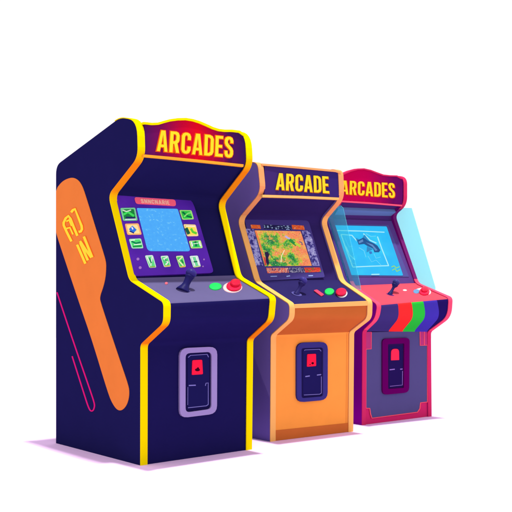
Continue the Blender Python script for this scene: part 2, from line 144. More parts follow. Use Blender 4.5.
"c_redtop":[6,0.026,[[0.8575,0.5684],[0.8359,0.6084],[0.8124,0.6425],[0.7892,0.6676],[0.7684,0.6815],[0.7519,0.6829],[0.741,0.672],[0.7369,0.6497],[0.74,0.6182],[0.7501,0.5803],[0.7664,0.5396],[0.7876,0.4998],[0.8116,0.4648],[0.836,0.4382],[0.8582,0.4227],[0.876,0.4202],[0.8872,0.431],[0.8909,0.4541],[0.8866,0.4872],[0.875,0.5266]]],
"b_sign":[3,0.0,[[0.046,1.0941],[0.0771,0.0796],[0.0932,0.0678],[0.9439,0.0269],[0.961,0.2144],[0.9569,0.659],[0.9419,0.9948]]],
"b_signtop":[3,0.006,[[0.0399,0.0633],[0.4762,0.0492],[0.9078,0.0486],[0.9676,0.0898]],[[0.0439,-0.0081],[0.48,-0.0238],[0.9138,-0.0254],[0.9762,0.0169]]],
"b_signbot":[3,0.006,[[0.0111,1.1832],[0.4509,1.1199],[0.931,1.0751]],[[0.0146,1.0986],[0.4541,1.0332],[0.9338,0.9861]]],
"b_text":[3,0.004,[[0.2023,0.2827],[0.8117,0.2436],[0.8132,0.8589],[0.1737,0.8782]]],
"b_bezel":[5,0.004,[[0.0749,0.0045],[0.0767,-0.0093],[0.0811,-0.019],[0.0881,-0.0246],[0.0977,-0.0261],[0.7625,0.0081],[0.7777,0.0119],[0.7885,0.0214],[0.7948,0.0367],[0.7968,0.0577],[0.7887,0.9023],[0.7871,0.9159],[0.7826,0.9258],[0.7752,0.9321],[0.765,0.9347],[0.0739,0.9824],[0.0597,0.9805],[0.0498,0.9727],[0.0442,0.9588],[0.0429,0.939]]],
"b_screen":[5,0.007,[[0.1509,0.1833],[0.6631,0.1905],[0.6728,0.7495],[0.1519,0.7532]]],
"b_stripl":[5,0.006,[[0.0564,0.1573],[0.1428,0.1627],[0.13,0.7487],[0.0568,0.7468]]],
"b_stripr":[5,0.006,[[0.6799,0.1825],[0.7738,0.1782],[0.7655,0.752],[0.6834,0.7484]]],
"b_lab1":[5,0.006,[[0.122,0.0884],[0.2246,0.0934],[0.2236,0.1552],[0.1189,0.1501]]],
"b_lab2":[5,0.006,[[0.266,0.0863],[0.5678,0.1017],[0.5656,0.1674],[0.263,0.158]]],
"b_lab3":[5,0.006,[[0.5828,0.0851],[0.7191,0.0963],[0.7182,0.1656],[0.5792,0.1574]]],
"b_bandl":[5,0.006,[[0.1586,0.7805],[0.3983,0.782],[0.3938,0.8583],[0.1571,0.8658]]],
"b_bandm":[5,0.006,[[0.4005,0.782],[0.5786,0.7799],[0.576,0.8566],[0.396,0.8583]]],
"b_bandr":[5,0.006,[[0.5809,0.7799],[0.7622,0.7778],[0.7606,0.8485],[0.5782,0.8566]]],
"b_m0":[5,0.006,[[0.1774,0.9234],[0.2488,0.921]],[[0.1799,0.9093],[0.2514,0.9068]]],
"b_m1":[5,0.006,[[0.3531,0.9267],[0.3938,0.9176]],[[0.3546,0.9096],[0.3953,0.9005]]],
"b_m2":[5,0.006,[[0.6003,0.9198],[0.652,0.9171]],[[0.6034,0.9023],[0.6552,0.8996]]],
"b_dfo":[9,0.01,[[0.2933,0.155],[0.2986,0.1237],[0.3151,0.1015],[0.3427,0.0884],[0.3816,0.0844],[0.5744,0.0869],[0.6145,0.0919],[0.6432,0.106],[0.6606,0.1292],[0.6666,0.1614],[0.6687,0.5823],[0.6631,0.6144],[0.646,0.6374],[0.6174,0.651],[0.5774,0.6555],[0.3858,0.655],[0.3468,0.6504],[0.319,0.6369],[0.3022,0.6144],[0.2965,0.583]]],
"b_dfi":[9,0.01,[[0.3467,0.1611],[0.3484,0.1506],[0.3539,0.1432],[0.3631,0.1388],[0.3761,0.1375],[0.5785,0.14],[0.5918,0.1417],[0.6014,0.1464],[0.6072,0.1541],[0.6091,0.1648],[0.6108,0.5939],[0.609,0.6045],[0.6033,0.6121],[0.5937,0.6166],[0.5804,0.6181],[0.3821,0.6169],[0.3691,0.6154],[0.3598,0.6108],[0.3541,0.6033],[0.3521,0.5928]]],
"b_dbase":[9,0.001,[[0.3593,0.1628],[0.3611,0.1523],[0.3665,0.1449],[0.3758,0.1405],[0.3888,0.1391],[0.5916,0.1417],[0.6049,0.1434],[0.6145,0.1481],[0.6203,0.1558],[0.6222,0.1665],[0.624,0.5964],[0.6221,0.6071],[0.6164,0.6147],[0.6069,0.6192],[0.5935,0.6207],[0.3949,0.6195],[0.3818,0.6179],[0.3725,0.6134],[0.3668,0.6058],[0.3648,0.5953]]],
"b_dplate":[9,0.003,[[0.3755,0.1642],[0.3763,0.1592],[0.379,0.1556],[0.3834,0.1535],[0.3897,0.1528],[0.59,0.1555],[0.5964,0.1563],[0.601,0.1586],[0.6038,0.1623],[0.6048,0.1674],[0.6086,0.5862],[0.6077,0.5913],[0.605,0.595],[0.6004,0.5972],[0.594,0.5979],[0.3931,0.5988],[0.3869,0.5981],[0.3824,0.5959],[0.3797,0.5923],[0.3787,0.5873]]],
"b_slot":[9,0.0065,[[0.423,0.2082],[0.4239,0.204],[0.4263,0.201],[0.4301,0.1993],[0.4353,0.1987],[0.5148,0.1994],[0.5202,0.2],[0.524,0.2019],[0.5263,0.2049],[0.5272,0.2092],[0.5301,0.3083],[0.5295,0.3126],[0.5273,0.3156],[0.5236,0.3175],[0.5183,0.3182],[0.4315,0.3196],[0.4263,0.3191],[0.4226,0.3173],[0.4204,0.3144],[0.4198,0.3102]]],
"b_sdot0":[9,0.006,[[0.503,0.2895],[0.5001,0.2962],[0.4922,0.3],[0.4825,0.2995],[0.4747,0.2949],[0.4716,0.2879],[0.4746,0.2812],[0.4824,0.2774],[0.4921,0.2779],[0.5,0.2825]]],
"b_sdot1":[9,0.006,[[0.4633,0.301],[0.4619,0.3037],[0.4583,0.3053],[0.4539,0.3051],[0.4503,0.3031],[0.4489,0.3002],[0.4502,0.2974],[0.4538,0.2959],[0.4583,0.2961],[0.4619,0.2981]]],
"b_dl0":[9,0.0045,[[0.394,0.1645],[0.3987,0.1587],[0.5719,0.1605],[0.5903,0.1791]],[[0.3885,0.1611],[0.3955,0.1539],[0.5746,0.1556],[0.5955,0.1758]]],
"b_dl1":[9,0.0045,[[0.405,0.419],[0.4578,0.4154]],[[0.4029,0.4082],[0.4556,0.4046]]],
"b_dl2":[9,0.0045,[[0.5447,0.4125],[0.5959,0.4097]],[[0.5428,0.4024],[0.594,0.3995]]],
"b_dl3":[9,0.0045,[[0.5941,0.424],[0.5959,0.5838],[0.5784,0.5929],[0.3884,0.587]],[[0.601,0.4244],[0.6021,0.5867],[0.5807,0.5982],[0.3888,0.5924]]],
"b_f0":[5,0.008,[[0.1859,0.5397],[0.2195,0.5253],[0.2324,0.5716],[0.2082,0.6275],[0.2035,0.707],[0.181,0.7545],[0.1717,0.691],[0.1828,0.6115]]],
"b_f1":[5,0.0083,[[0.1621,0.6039],[0.1765,0.6198],[0.1694,0.7452],[0.1498,0.7451]]],
"b_s0":[5,0.0078,[[0.1492,0.2037],[0.1549,0.4064],[0.1503,0.744]],[[0.1641,0.1971],[0.1697,0.4004],[0.165,0.7388]]],
"b_s1":[5,0.0078,[[0.4612,0.2833],[0.487,0.3164],[0.5118,0.3332]],[[0.477,0.2606],[0.5014,0.2921],[0.5245,0.3075]]],
"b_s2":[5,0.0081,[[0.4929,0.3451],[0.5229,0.3942],[0.5547,0.4352]],[[0.5187,0.3128],[0.5481,0.3608],[0.5791,0.4007]]],
"b_s3":[5,0.0084,[[0.5467,0.4015],[0.5793,0.4332],[0.5965,0.4568]],[[0.5656,0.3703],[0.5994,0.4032],[0.6177,0.4282]]],
"b_s4":[5,0.0078,[[0.6087,0.3689],[0.6313,0.383],[0.6295,0.4191]],[[0.6156,0.3553],[0.6412,0.3734],[0.6403,0.4155]]],
"b_s5":[5,0.0078,[[0.3395,0.6999],[0.3668,0.5972],[0.4183,0.5018]],[[0.3309,0.6987],[0.3589,0.5937],[0.4114,0.4962]]],
"b_kick":[0.9002,0.9096],
"c_sign":[3,0.0,[[-0.0102,0.9479],[-0.0158,0.1857],[0.0263,0.0348],[0.0885,-0.0466],[0.1682,-0.1458],[0.2689,-0.2304],[0.3562,-0.2507],[0.4561,-0.2096],[0.5482,-0.1329],[0.6458,-0.0598],[0.7445,-0.0466],[0.8428,-0.0521],[0.9234,0.0674],[0.939,0.3337],[0.939,0.6787],[0.9265,1.0246]]],
"c_signtop":[3,0.006,[[-0.0249,0.1491],[0.0219,0.0428],[0.0829,-0.044],[0.1617,-0.1421],[0.2606,-0.2253],[0.3455,-0.2451],[0.4434,-0.2046],[0.5348,-0.1285],[0.6335,-0.0547],[0.7336,-0.0412],[0.8391,-0.0484],[0.9144,0.039]],[[-0.0365,0.1142],[0.012,0.0045],[0.0751,-0.086],[0.1556,-0.1862],[0.2578,-0.2723],[0.3472,-0.2933],[0.449,-0.2518],[0.5415,-0.1751],[0.6378,-0.1031],[0.7349,-0.0905],[0.8441,-0.097],[0.9238,-0.0063]]],
"c_signbot":[3,0.006,[[-0.0117,0.984],[0.4336,1.0156],[0.9182,1.0782]],[[-0.0105,0.9296],[0.4351,0.9597],[0.92,1.0209]]],
"c_text":[3,0.004,[[0.0201,0.1971],[0.802,0.2057],[0.8112,0.7677],[0.0117,0.6854]]],
"c_reflection":[4,0.006,[[0.0727,0.5547],[0.949,0.6387],[0.949,1.1949],[0.1147,1.1876]]],
"c_screen":[5,0.002,[[0.0141,0.1789],[0.0151,0.173],[0.0178,0.1688],[0.0223,0.1664],[0.0284,0.1656],[0.7956,0.1736],[0.8023,0.1745],[0.807,0.1771],[0.8099,0.1815],[0.8108,0.1876],[0.8075,0.8671],[0.8065,0.8729],[0.8037,0.877],[0.7989,0.8794],[0.7923,0.88],[0.0153,0.8501],[0.0093,0.8491],[0.005,0.8465],[0.0025,0.8423],[0.0017,0.8366]]],
"c_bezin":[5,-0.001,[[0.0081,0.1372],[0.85,0.1467],[0.8944,0.9002],[-0.0158,0.868]]],
"c_bezel":[5,-0.004,[[-0.0212,0.067],[0.9293,0.0864],[0.9531,1.0047],[-0.0705,0.9861]]],
"c_ln0":[5,0.003,[[0.0317,0.2455],[0.382,0.2515],[0.7434,0.2666]],[[0.0362,0.2328],[0.3869,0.2386],[0.7488,0.2534]]],
"c_ln1":[5,0.0033,[[0.6098,0.3254],[0.6137,0.5047],[0.6292,0.7381]],[[0.6241,0.3209],[0.628,0.5003],[0.6434,0.7337]]],
"c_ln2":[5,0.0036,[[0.1038,0.7534],[0.356,0.7478],[0.6386,0.7454]],[[0.1073,0.7412],[0.3598,0.7354],[0.6428,0.7328]]],
"c_ln3":[5,0.0039,[[0.0856,0.2965],[0.0922,0.5152],[0.1021,0.7469]],[[0.099,0.2922],[0.1056,0.511],[0.1154,0.7429]]],
"c_ln4":[5,0.0042,[[0.0898,0.2995],[0.2414,0.3111],[0.2849,0.3916]],[[0.0938,0.2897],[0.249,0.3022],[0.2948,0.3852]]],
"c_ln5":[5,0.0045,[[0.4154,0.2861],[0.4818,0.3822],[0.5623,0.4229]],[[0.4265,0.278],[0.4918,0.3728],[0.5709,0.4124]]],
"c_ln6":[5,0.0048000000000000004,[[0.3374,0.8622],[0.453,0.8627]],[[0.3414,0.8499],[0.4571,0.8503]]],
"c_ln7":[5,0.0051,[[0.1001,0.4675],[0.1175,0.5861],[0.1678,0.6497]],[[0.1089,0.464],[0.126,0.5813],[0.1756,0.6436]]],
"c_ship":[5,0.0056,[[0.2921,0.3842],[0.3943,0.3417],[0.4503,0.3843],[0.5253,0.4243],[0.5649,0.4559],[0.5865,0.5216],[0.5555,0.5498],[0.4872,0.5491],[0.4874,0.4981],[0.4226,0.4637],[0.3781,0.431],[0.2961,0.4405]]],
"c_ship2":[5,0.0062,[[0.3037,0.3989],[0.3766,0.365],[0.3776,0.3962],[0.3095,0.4243]]],
"c_ship3":[5,0.0062,[[0.4108,0.4104],[0.4974,0.4419],[0.5436,0.5218],[0.5079,0.53],[0.4844,0.4703]]],
"c_blob":[5,0.0056,[[0.4107,0.5399],[0.448,0.5346],[0.4518,0.5657],[0.4126,0.5765]]],
"c_y0":[5,0.0056,[[0.6699,0.7678],[0.7075,0.7523],[0.7322,0.784],[0.7896,0.7648]],[[0.6677,0.7551],[0.7147,0.7383],[0.7396,0.7701],[0.7878,0.7518]]],
"c_y1":[5,0.006,[[0.6655,0.813],[0.707,0.7922],[0.7226,0.8323],[0.7831,0.8074]],[[0.6619,0.8009],[0.715,0.7785],[0.7308,0.8186],[0.7797,0.7951]]],
"c_y2":[5,0.0062,[[0.434,0.6126],[0.4476,0.6906],[0.5215,0.6412],[0.5369,0.7074]],[[0.4417,0.6097],[0.4513,0.6838],[0.5251,0.6343],[0.5446,0.704]]],
"c_w0":[5,0.005,[[0.3876,0.3382],[0.4309,0.2982],[0.472,0.3923]]],
"c_w1":[5,0.005,[[0.409,0.463],[0.3728,0.5502],[0.4855,0.506]]],
"c_w2":[5,0.005,[[0.2826,0.3892],[0.2883,0.3469],[0.333,0.3695]]],
"c_fine0":[5,0.0052,[[0.3716,0.6027],[0.3964,0.6886],[0.471,0.662],[0.5183,0.7322]],[[0.3791,0.5992],[0.4009,0.682],[0.4748,0.6551],[0.5253,0.7273]]],
"c_fine1":[5,0.0055,[[0.1255,0.349],[0.1415,0.4764],[0.1972,0.463]],[[0.1329,0.3462],[0.1466,0.4701],[0.1975,0.4563]]],
"c_fine2":[5,0.0058,[[0.097,0.5449],[0.1454,0.6267],[0.0967,0.6874],[0.1557,0.7124]],[[0.1038,0.5404],[0.1527,0.6258],[0.1041,0.6848],[0.1602,0.706]]],
"c_fine3":[5,0.0060999999999999995,[[0.4696,0.5706],[0.4774,0.6373],[0.554,0.6217]],[[0.4773,0.5679],[0.4829,0.6311],[0.5545,0.6149]]],
"c_fine4":[5,0.0063999999999999994,[[0.2802,0.4864],[0.3376,0.5281],[0.3354,0.6166]],[[0.286,0.4804],[0.3448,0.5238],[0.3431,0.6146]]],
"c_fine5":[5,0.006699999999999999,[[0.4505,0.2887],[0.5117,0.3289],[0.5896,0.323]],[[0.4563,0.2824],[0.5157,0.3219],[0.5915,0.3158]]],
"c_dfo":[9,0.01,[[0.2717,0.1263],[0.2752,0.1072],[0.2859,0.0933],[0.3037,0.0846],[0.3288,0.0813],[0.6088,0.0742],[0.6347,0.0764],[0.6532,0.0845],[0.6641,0.0984],[0.6675,0.1182],[0.6585,0.6364],[0.6535,0.6613],[0.6394,0.6792],[0.6164,0.69],[0.5844,0.6937],[0.3439,0.6955],[0.3129,0.6923],[0.2909,0.6822],[0.2776,0.6653],[0.2731,0.6414]]],
"c_dfi":[9,0.01,[[0.3504,0.1534],[0.3513,0.1485],[0.3539,0.145],[0.3584,0.1428],[0.3647,0.142],[0.5745,0.1361],[0.581,0.1367],[0.5856,0.1386],[0.5883,0.1421],[0.5891,0.147],[0.5815,0.6261],[0.5805,0.631],[0.5777,0.6345],[0.5731,0.6366],[0.5667,0.6372],[0.3671,0.6356],[0.3609,0.6348],[0.3564,0.6327],[0.3537,0.6292],[0.3528,0.6244]]],
"c_dbase":[9,0.001,[[0.3655,0.1545],[0.3664,0.1496],[0.3691,0.1461],[0.3736,0.1439],[0.3799,0.143],[0.5901,0.1371],[0.5966,0.1377],[0.6012,0.1397],[0.6039,0.1431],[0.6047,0.148],[0.597,0.6284],[0.596,0.6333],[0.5932,0.6368],[0.5886,0.6389],[0.5822,0.6395],[0.3822,0.6379],[0.3759,0.6372],[0.3715,0.6351],[0.3688,0.6316],[0.3679,0.6268]]],
"c_dplate":[9,0.003,[[0.3751,0.1765],[0.3762,0.1706],[0.3794,0.1664],[0.3848,0.1638],[0.3924,0.1629],[0.5689,0.1593],[0.5766,0.16],[0.5821,0.1624],[0.5854,0.1666],[0.5864,0.1725],[0.5818,0.6102],[0.5807,0.6161],[0.5773,0.6203],[0.5718,0.6229],[0.5642,0.6237],[0.3932,0.6226],[0.3857,0.6218],[0.3803,0.6192],[0.3771,0.6151],[0.376,0.6093]]],
"c_slot":[9,0.0065,[[0.4028,0.234],[0.4063,0.2175],[0.4158,0.2055],[0.4313,0.1981],[0.4529,0.1952],[0.4662,0.1949],[0.4879,0.1967],[0.5035,0.2035],[0.513,0.2151],[0.5165,0.2317],[0.5181,0.3158],[0.5177,0.3183],[0.5164,0.32],[0.5141,0.3211],[0.511,0.3215],[0.4079,0.3224],[0.4047,0.3221],[0.4025,0.3211],[0.4012,0.3194],[0.4008,0.317]]],
"c_dl0":[9,0.0045,[[0.3832,0.4318],[0.4582,0.4281]],[[0.3815,0.4203],[0.4565,0.4166]]],
"c_dl1":[9,0.0045,[[0.5365,0.4308],[0.5717,0.43]],[[0.5354,0.4201],[0.5706,0.4192]]],
"c_dl2":[9,0.0045,[[0.5675,0.4469],[0.5649,0.6027],[0.3875,0.606]],[[0.5745,0.4473],[0.5701,0.6066],[0.3882,0.6113]]],
"c_stripes":[0.2742,0.4537,0.6105,0.797],
"c_stripes_low":[0.3733,0.5777,0.7541,0.9491],
"c_panel":[9,0.0005,[[0.0589,0.0135],[0.9512,-0.008],[0.949,0.8296],[0.8431,0.8303],[0.8306,0.8941],[0.7974,0.9304],[0.1407,0.9386],[0.1212,0.8916],[0.11,0.8326],[0.0602,0.8264]]],
"c_pl0":[9,0.002,[[0.0467,0.1958],[0.0506,0.8265],[0.1033,0.8332],[0.1127,0.8917],[0.135,0.9419],[0.7982,0.9369],[0.8373,0.8962],[0.8453,0.8315],[0.9499,0.8306],[0.9599,0.1587]],[[0.0592,0.1959],[0.0596,0.8206],[0.1117,0.8268],[0.1248,0.8906],[0.1416,0.9343],[0.7912,0.9275],[0.8246,0.8915],[0.8357,0.8234],[0.9398,0.8227],[0.9461,0.1585]]],
"c_br0":[9,0.0015,[[0.0198,0.0104],[0.1257,0.0078],[0.1276,0.1906],[0.0232,0.1933]]],
"c_br1":[9,0.0015,[[0.8394,-0.041],[0.9683,-0.0458],[0.9678,0.1588],[0.8408,0.1609]]],
"c_brl0":[9,0.003,[[0.1198,0.0098],[0.1216,0.1888],[0.0261,0.1905]],[[0.1296,0.0098],[0.1287,0.1941],[0.0267,0.198]]],
"c_brl1":[9,0.003,[[0.8311,-0.005],[0.8344,0.1647],[0.9575,0.1638]],[[0.8417,-0.0052],[0.8418,0.1589],[0.9572,0.1556]]],
"c_brl2":[9,0.003,[[0.8983,-0.0055],[0.8968,0.1579]],[[0.909,-0.0056],[0.9075,0.158]]],
"side_orange":[[0.837,1.1429],[0.837,1.3626],[0.818,1.3854],[0.8152,1.3869],[0.8097,1.39],[0.8013,1.3946],[0.7903,1.4007],[0.7786,1.4061],[0.7662,1.4108],[0.7532,1.4149],[0.7395,1.4182],[0.7252,1.421],[0.7103,1.4232],[0.6948,1.4248],[0.6787,1.4258],[0.6633,1.4257],[0.6486,1.4243],[0.6347,1.4218],[0.6214,1.4182],[0.6092,1.4138],[0.5981,1.4089],[0.5879,1.4032],[0.5788,1.397],[0.57,1.3899],[0.5615,1.382],[0.5534,1.3733],[0.5456,1.3637],[0.5324,1.3442],[0.5139,1.3148],[0.4901,1.2756],[0.4612,1.2269],[0.4339,1.1811],[0.4083,1.1383],[0.3842,1.0983],[0.3618,1.0611],[0.3442,1.0315],[0.3315,1.0093],[0.3236,0.9945],[0.3205,0.9869],[0.3181,0.979],[0.3165,0.9708],[0.3157,0.9623],[0.3157,0.9535],[0.3161,0.9443],[0.317,0.9349],[0.3183,0.9251],[0.32,0.915],[0.3225,0.9046],[0.3259,0.8938],[0.3302,0.8827],[0.3353,0.8713],[0.3414,0.8595],[0.3483,0.8473],[0.3563,0.8348],[0.3651,0.8219],[0.3711,0.8104],[0.3742,0.8001],[0.3744,0.7912],[0.3716,0.7837],[0.3586,0.7613],[0.3353,0.7243],[0.302,0.6729],[0.259,0.6077],[0.2215,0.551],[0.1895,0.5029],[0.1628,0.4629],[0.1412,0.4309],[0.1243,0.405],[0.112,0.385],[0.1043,0.3709],[0.1011,0.3626],[0.099,0.3539],[0.0981,0.3448],[0.0984,0.3354],[0.0997,0.3254],[0.1022,0.3157],[0.1057,0.3062],[0.1104,0.2969],[0.1161,0.2878],[0.123,0.2792],[0.131,0.2713],[0.1403,0.264],[0.1507,0.2572],[0.1611,0.2521],[0.1716,0.2485],[0.1821,0.2465],[0.1927,0.2462],[0.2032,0.2475],[0.2138,0.2505],[0.2245,0.2552],[0.2351,0.2615],[0.2458,0.2692],[0.2564,0.2781],[0.267,0.2883],[0.2775,0.2999],[0.2953,0.3245],[0.3204,0.3626],[0.3529,0.4143],[0.3932,0.4799],[0.4318,0.5412],[0.4689,0.5982],[0.5043,0.6507],[0.538,0.6986],[0.5768,0.7544],[0.6209,0.8185],[0.6705,0.891],[0.7258,0.9723],[0.7692,1.0366],[0.8004,1.0833],[0.819,1.1118],[0.8248,1.1221],[0.8292,1.1297],[0.8322,1.1349],[0.8336,1.1374]],
"side_pink":[[[0.8333,0.8158],[0.8218,0.7992],[0.7989,0.7663],[0.7647,0.7174],[0.7197,0.6527],[0.6747,0.5888],[0.6297,0.5255],[0.5847,0.463],[0.5397,0.4011],[0.504,0.3518],[0.4774,0.3148],[0.4596,0.2898],[0.4506,0.2766],[0.4437,0.2655],[0.439,0.2565],[0.4365,0.2497],[0.436,0.245],[0.4366,0.2401],[0.4382,0.2351],[0.4409,0.23],[0.4446,0.2249],[0.4486,0.2212],[0.4525,0.2189],[0.4563,0.2176],[0.4603,0.2172],[0.4646,0.2179],[0.4698,0.22],[0.4754,0.2238],[0.4813,0.2294],[0.4878,0.2366],[0.4948,0.2455],[0.5024,0.256],[0.5106,0.2681],[0.5249,0.2894],[0.5453,0.3198],[0.5719,0.3597],[0.6049,0.4091],[0.6298,0.4465],[0.6465,0.4715],[0.6549,0.4841]],[[0.8206,0.8181],[0.8091,0.8016],[0.7863,0.7687],[0.7523,0.7198],[0.7074,0.6553],[0.6625,0.5914],[0.6177,0.5283],[0.5728,0.4658],[0.528,0.4041],[0.4924,0.3549],[0.4659,0.3179],[0.4481,0.2928],[0.439,0.2795],[0.4321,0.2682],[0.4272,0.259],[0.4245,0.2516],[0.424,0.2461],[0.4246,0.2406],[0.4265,0.235],[0.4295,0.2292],[0.4339,0.2233],[0.4392,0.2183],[0.4459,0.2144],[0.4539,0.2118],[0.4631,0.2109],[0.4717,0.2121],[0.4792,0.2151],[0.486,0.2196],[0.4924,0.2257],[0.4992,0.2332],[0.5064,0.2423],[0.5141,0.2529],[0.5224,0.2651],[0.5367,0.2864],[0.5571,0.3169],[0.5838,0.3568],[0.6169,0.4063],[0.6419,0.4437],[0.6587,0.4688],[0.6671,0.4814]]],
"side_t0":[[[0.6526,1.0921],[0.7016,1.1413],[0.7351,1.178],[0.7363,1.1887],[0.7167,1.2091],[0.6988,1.2188],[0.6872,1.207],[0.6525,1.1617],[0.6134,1.1153]],[[0.6765,1.0865],[0.726,1.1361],[0.7616,1.1755],[0.7631,1.192],[0.7384,1.2178],[0.6957,1.2319],[0.6637,1.2126],[0.6279,1.1661],[0.5892,1.12]]],
"side_o0":[[[0.6455,1.0937],[0.6943,1.1428],[0.7271,1.1787],[0.7283,1.1878],[0.7102,1.2065],[0.6998,1.2149],[0.6943,1.2053],[0.6599,1.1604],[0.6207,1.1139]],[[0.6837,1.0848],[0.7334,1.1345],[0.7696,1.1748],[0.7712,1.193],[0.745,1.2204],[0.6948,1.2358],[0.6567,1.2143],[0.6206,1.1674],[0.582,1.1214]]],
"side_t1":[[[0.7142,1.192],[0.6947,1.1991],[0.6706,1.1693]],[[0.7243,1.2005],[0.689,1.2081],[0.6532,1.1729]]],
"side_o1":[[[0.7081,1.1868],[0.6981,1.1936],[0.6813,1.1671]],[[0.7304,1.2058],[0.6855,1.2135],[0.6426,1.1751]]],
"side_t2":[[[0.714,1.1543],[0.6851,1.1587],[0.6571,1.1241]],[[0.7191,1.1637],[0.6767,1.1671],[0.6396,1.1277]]],
"side_o2":[[[0.7109,1.1486],[0.6901,1.1535],[0.6678,1.122]],[[0.7222,1.1694],[0.6717,1.1722],[0.6289,1.1298]]],
"side_t3":[[[0.6567,1.2387],[0.6399,1.2492],[0.6315,1.2532],[0.5701,1.1672],[0.5664,1.1533],[0.5735,1.1455],[0.591,1.1445]],[[0.6779,1.2476],[0.6568,1.26],[0.622,1.2651],[0.545,1.1697],[0.5408,1.1504],[0.5574,1.1349],[0.585,1.1316]]],
"side_o3":[[[0.6504,1.2361],[0.6348,1.2459],[0.6344,1.2496],[0.5777,1.1664],[0.5741,1.1541],[0.5784,1.1487],[0.5928,1.1483]],[[0.6842,1.2503],[0.6618,1.2632],[0.6192,1.2686],[0.5374,1.1705],[0.5332,1.1496],[0.5526,1.1317],[0.5832,1.1277]]],
"side_t4":[[[0.6161,1.0693],[0.53,0.9693]],[[0.5919,1.0742],[0.5064,0.9745]]],
"side_o4":[[[0.6233,1.0678],[0.5371,0.9678]],[[0.5847,1.0757],[0.4994,0.9761]]],
"side_t5":[[[0.5827,1.0782],[0.5039,0.9864]],[[0.5588,1.0831],[0.4805,0.9916]]],
"side_o5":[[[0.5899,1.0767],[0.5109,0.9849]],[[0.5517,1.0845],[0.4735,0.9931]]],
"side_t6":[[[0.5844,1.0866],[0.5261,1.0407],[0.4662,0.9995]],[[0.5625,1.0933],[0.505,1.0479],[0.4459,1.0071]]],
"side_o6":[[[0.5909,1.0845],[0.5325,1.0386],[0.4723,0.9972]],[[0.5559,1.0953],[0.4987,1.0501],[0.4399,1.0094]]],
"side_t7":[[[0.5458,1.1109],[0.4601,1.0022]],[[0.5219,1.1153],[0.4367,1.007]]],
"side_o7":[[[0.5531,1.1096],[0.4671,1.0008]],[[0.5148,1.1166],[0.4297,1.0084]]],
"side_reflection":[[0.158,0.4792],[-0.0043,0.233],[-0.0043,-0.0011],[0.1625,-0.0017],[0.267,-0.0022],[0.267,0.5965]],"wingR":[[0.3293,1.2929],[0.3038,1.3235],[0.2677,1.3359],[0.1786,1.3306],[-0.025,0.8224],[-0.0267,0.7939],[0.1173,0.8424]],"wingL":[[0.1763,1.3266],[0.1549,1.3099],[0.006,0.8424],[0.0017,0.8124]]}

# ------------------------------------------------------------------ materials
GAIN = 0.80
def lin(c): 
    c = c / 255.0
    return c / 12.92 if c <= 0.04045 else ((c + 0.055) / 1.055) ** 2.4
def L3(rgb, g=1.0): return tuple(min(lin(c) * g, 0.95) for c in rgb) + (1,)
CAST = (0.98, 1.20, 0.95)   # paint values balanced against the pale lilac bounce from the floor
def alb(rgb, g=1.0):
    return tuple(min(lin(c) * GAIN * k * g, 0.92) for c, k in zip(rgb, CAST)) + (1,)
_m = {}
def mat(name, rgb, rough=0.6, spec=0.0, coat=0.0, g=1.0):
    if name in _m: return _m[name]
    m = bpy.data.materials.new(name); m.use_nodes = True
    b = m.node_tree.nodes['Principled BSDF']
    b.inputs['Roughness'].default_value = rough
    b.inputs['Specular IOR Level'].default_value = spec
    b.inputs['Coat Weight'].default_value = coat
    # very faint mottling of the paint, so that it is not perfectly even
    nt = m.node_tree
    n = nt.nodes.new('ShaderNodeTexNoise'); n.inputs['Scale'].default_value = 9; n.inputs['Detail'].default_value = 4
    mr = nt.nodes.new('ShaderNodeMapRange'); mr.inputs['To Min'].default_value = 0.94; mr.inputs['To Max'].default_value = 1.06
    mx = nt.nodes.new('ShaderNodeMix'); mx.data_type = 'RGBA'; mx.blend_type = 'MULTIPLY'; mx.inputs['Factor'].default_value = 1
    tc = nt.nodes.new('ShaderNodeTexCoord')
    nt.links.new(tc.outputs['Object'], n.inputs['Vector'])
    nt.links.new(n.outputs['Fac'], mr.inputs['Value'])
    nt.links.new(mr.outputs['Result'], mx.inputs['B'])
    mx.inputs['A'].default_value = alb(rgb, g)
    nt.links.new(mx.outputs['Result'], b.inputs['Base Color'])
    _m[name] = m
    return m
def ramp_nodes(nt, stops, fn, interp='LINEAR'):
    r = nt.nodes.new('ShaderNodeValToRGB'); e = r.color_ramp.elements
    r.color_ramp.interpolation = interp
    while len(e) < len(stops): e.new(0.5)
    for k, (p, c) in enumerate(stops):
        e[k].position = p; e[k].color = fn(c)
    return r
def mat_grad(name, stops, spec=0.0):
    """sign face: colour printed across its width"""
    m = bpy.data.materials.new(name); m.use_nodes = True; nt = m.node_tree
    b = nt.nodes['Principled BSDF']; b.inputs['Roughness'].default_value = 0.6; b.inputs['Specular IOR Level'].default_value = spec
    uv = nt.nodes.new('ShaderNodeUVMap'); sp = nt.nodes.new('ShaderNodeSeparateXYZ')
    r = ramp_nodes(nt, stops, alb)
    nt.links.new(uv.outputs[0], sp.inputs[0]); nt.links.new(sp.outputs[0], r.inputs[0]); nt.links.new(r.outputs[0], b.inputs['Base Color'])
    return m
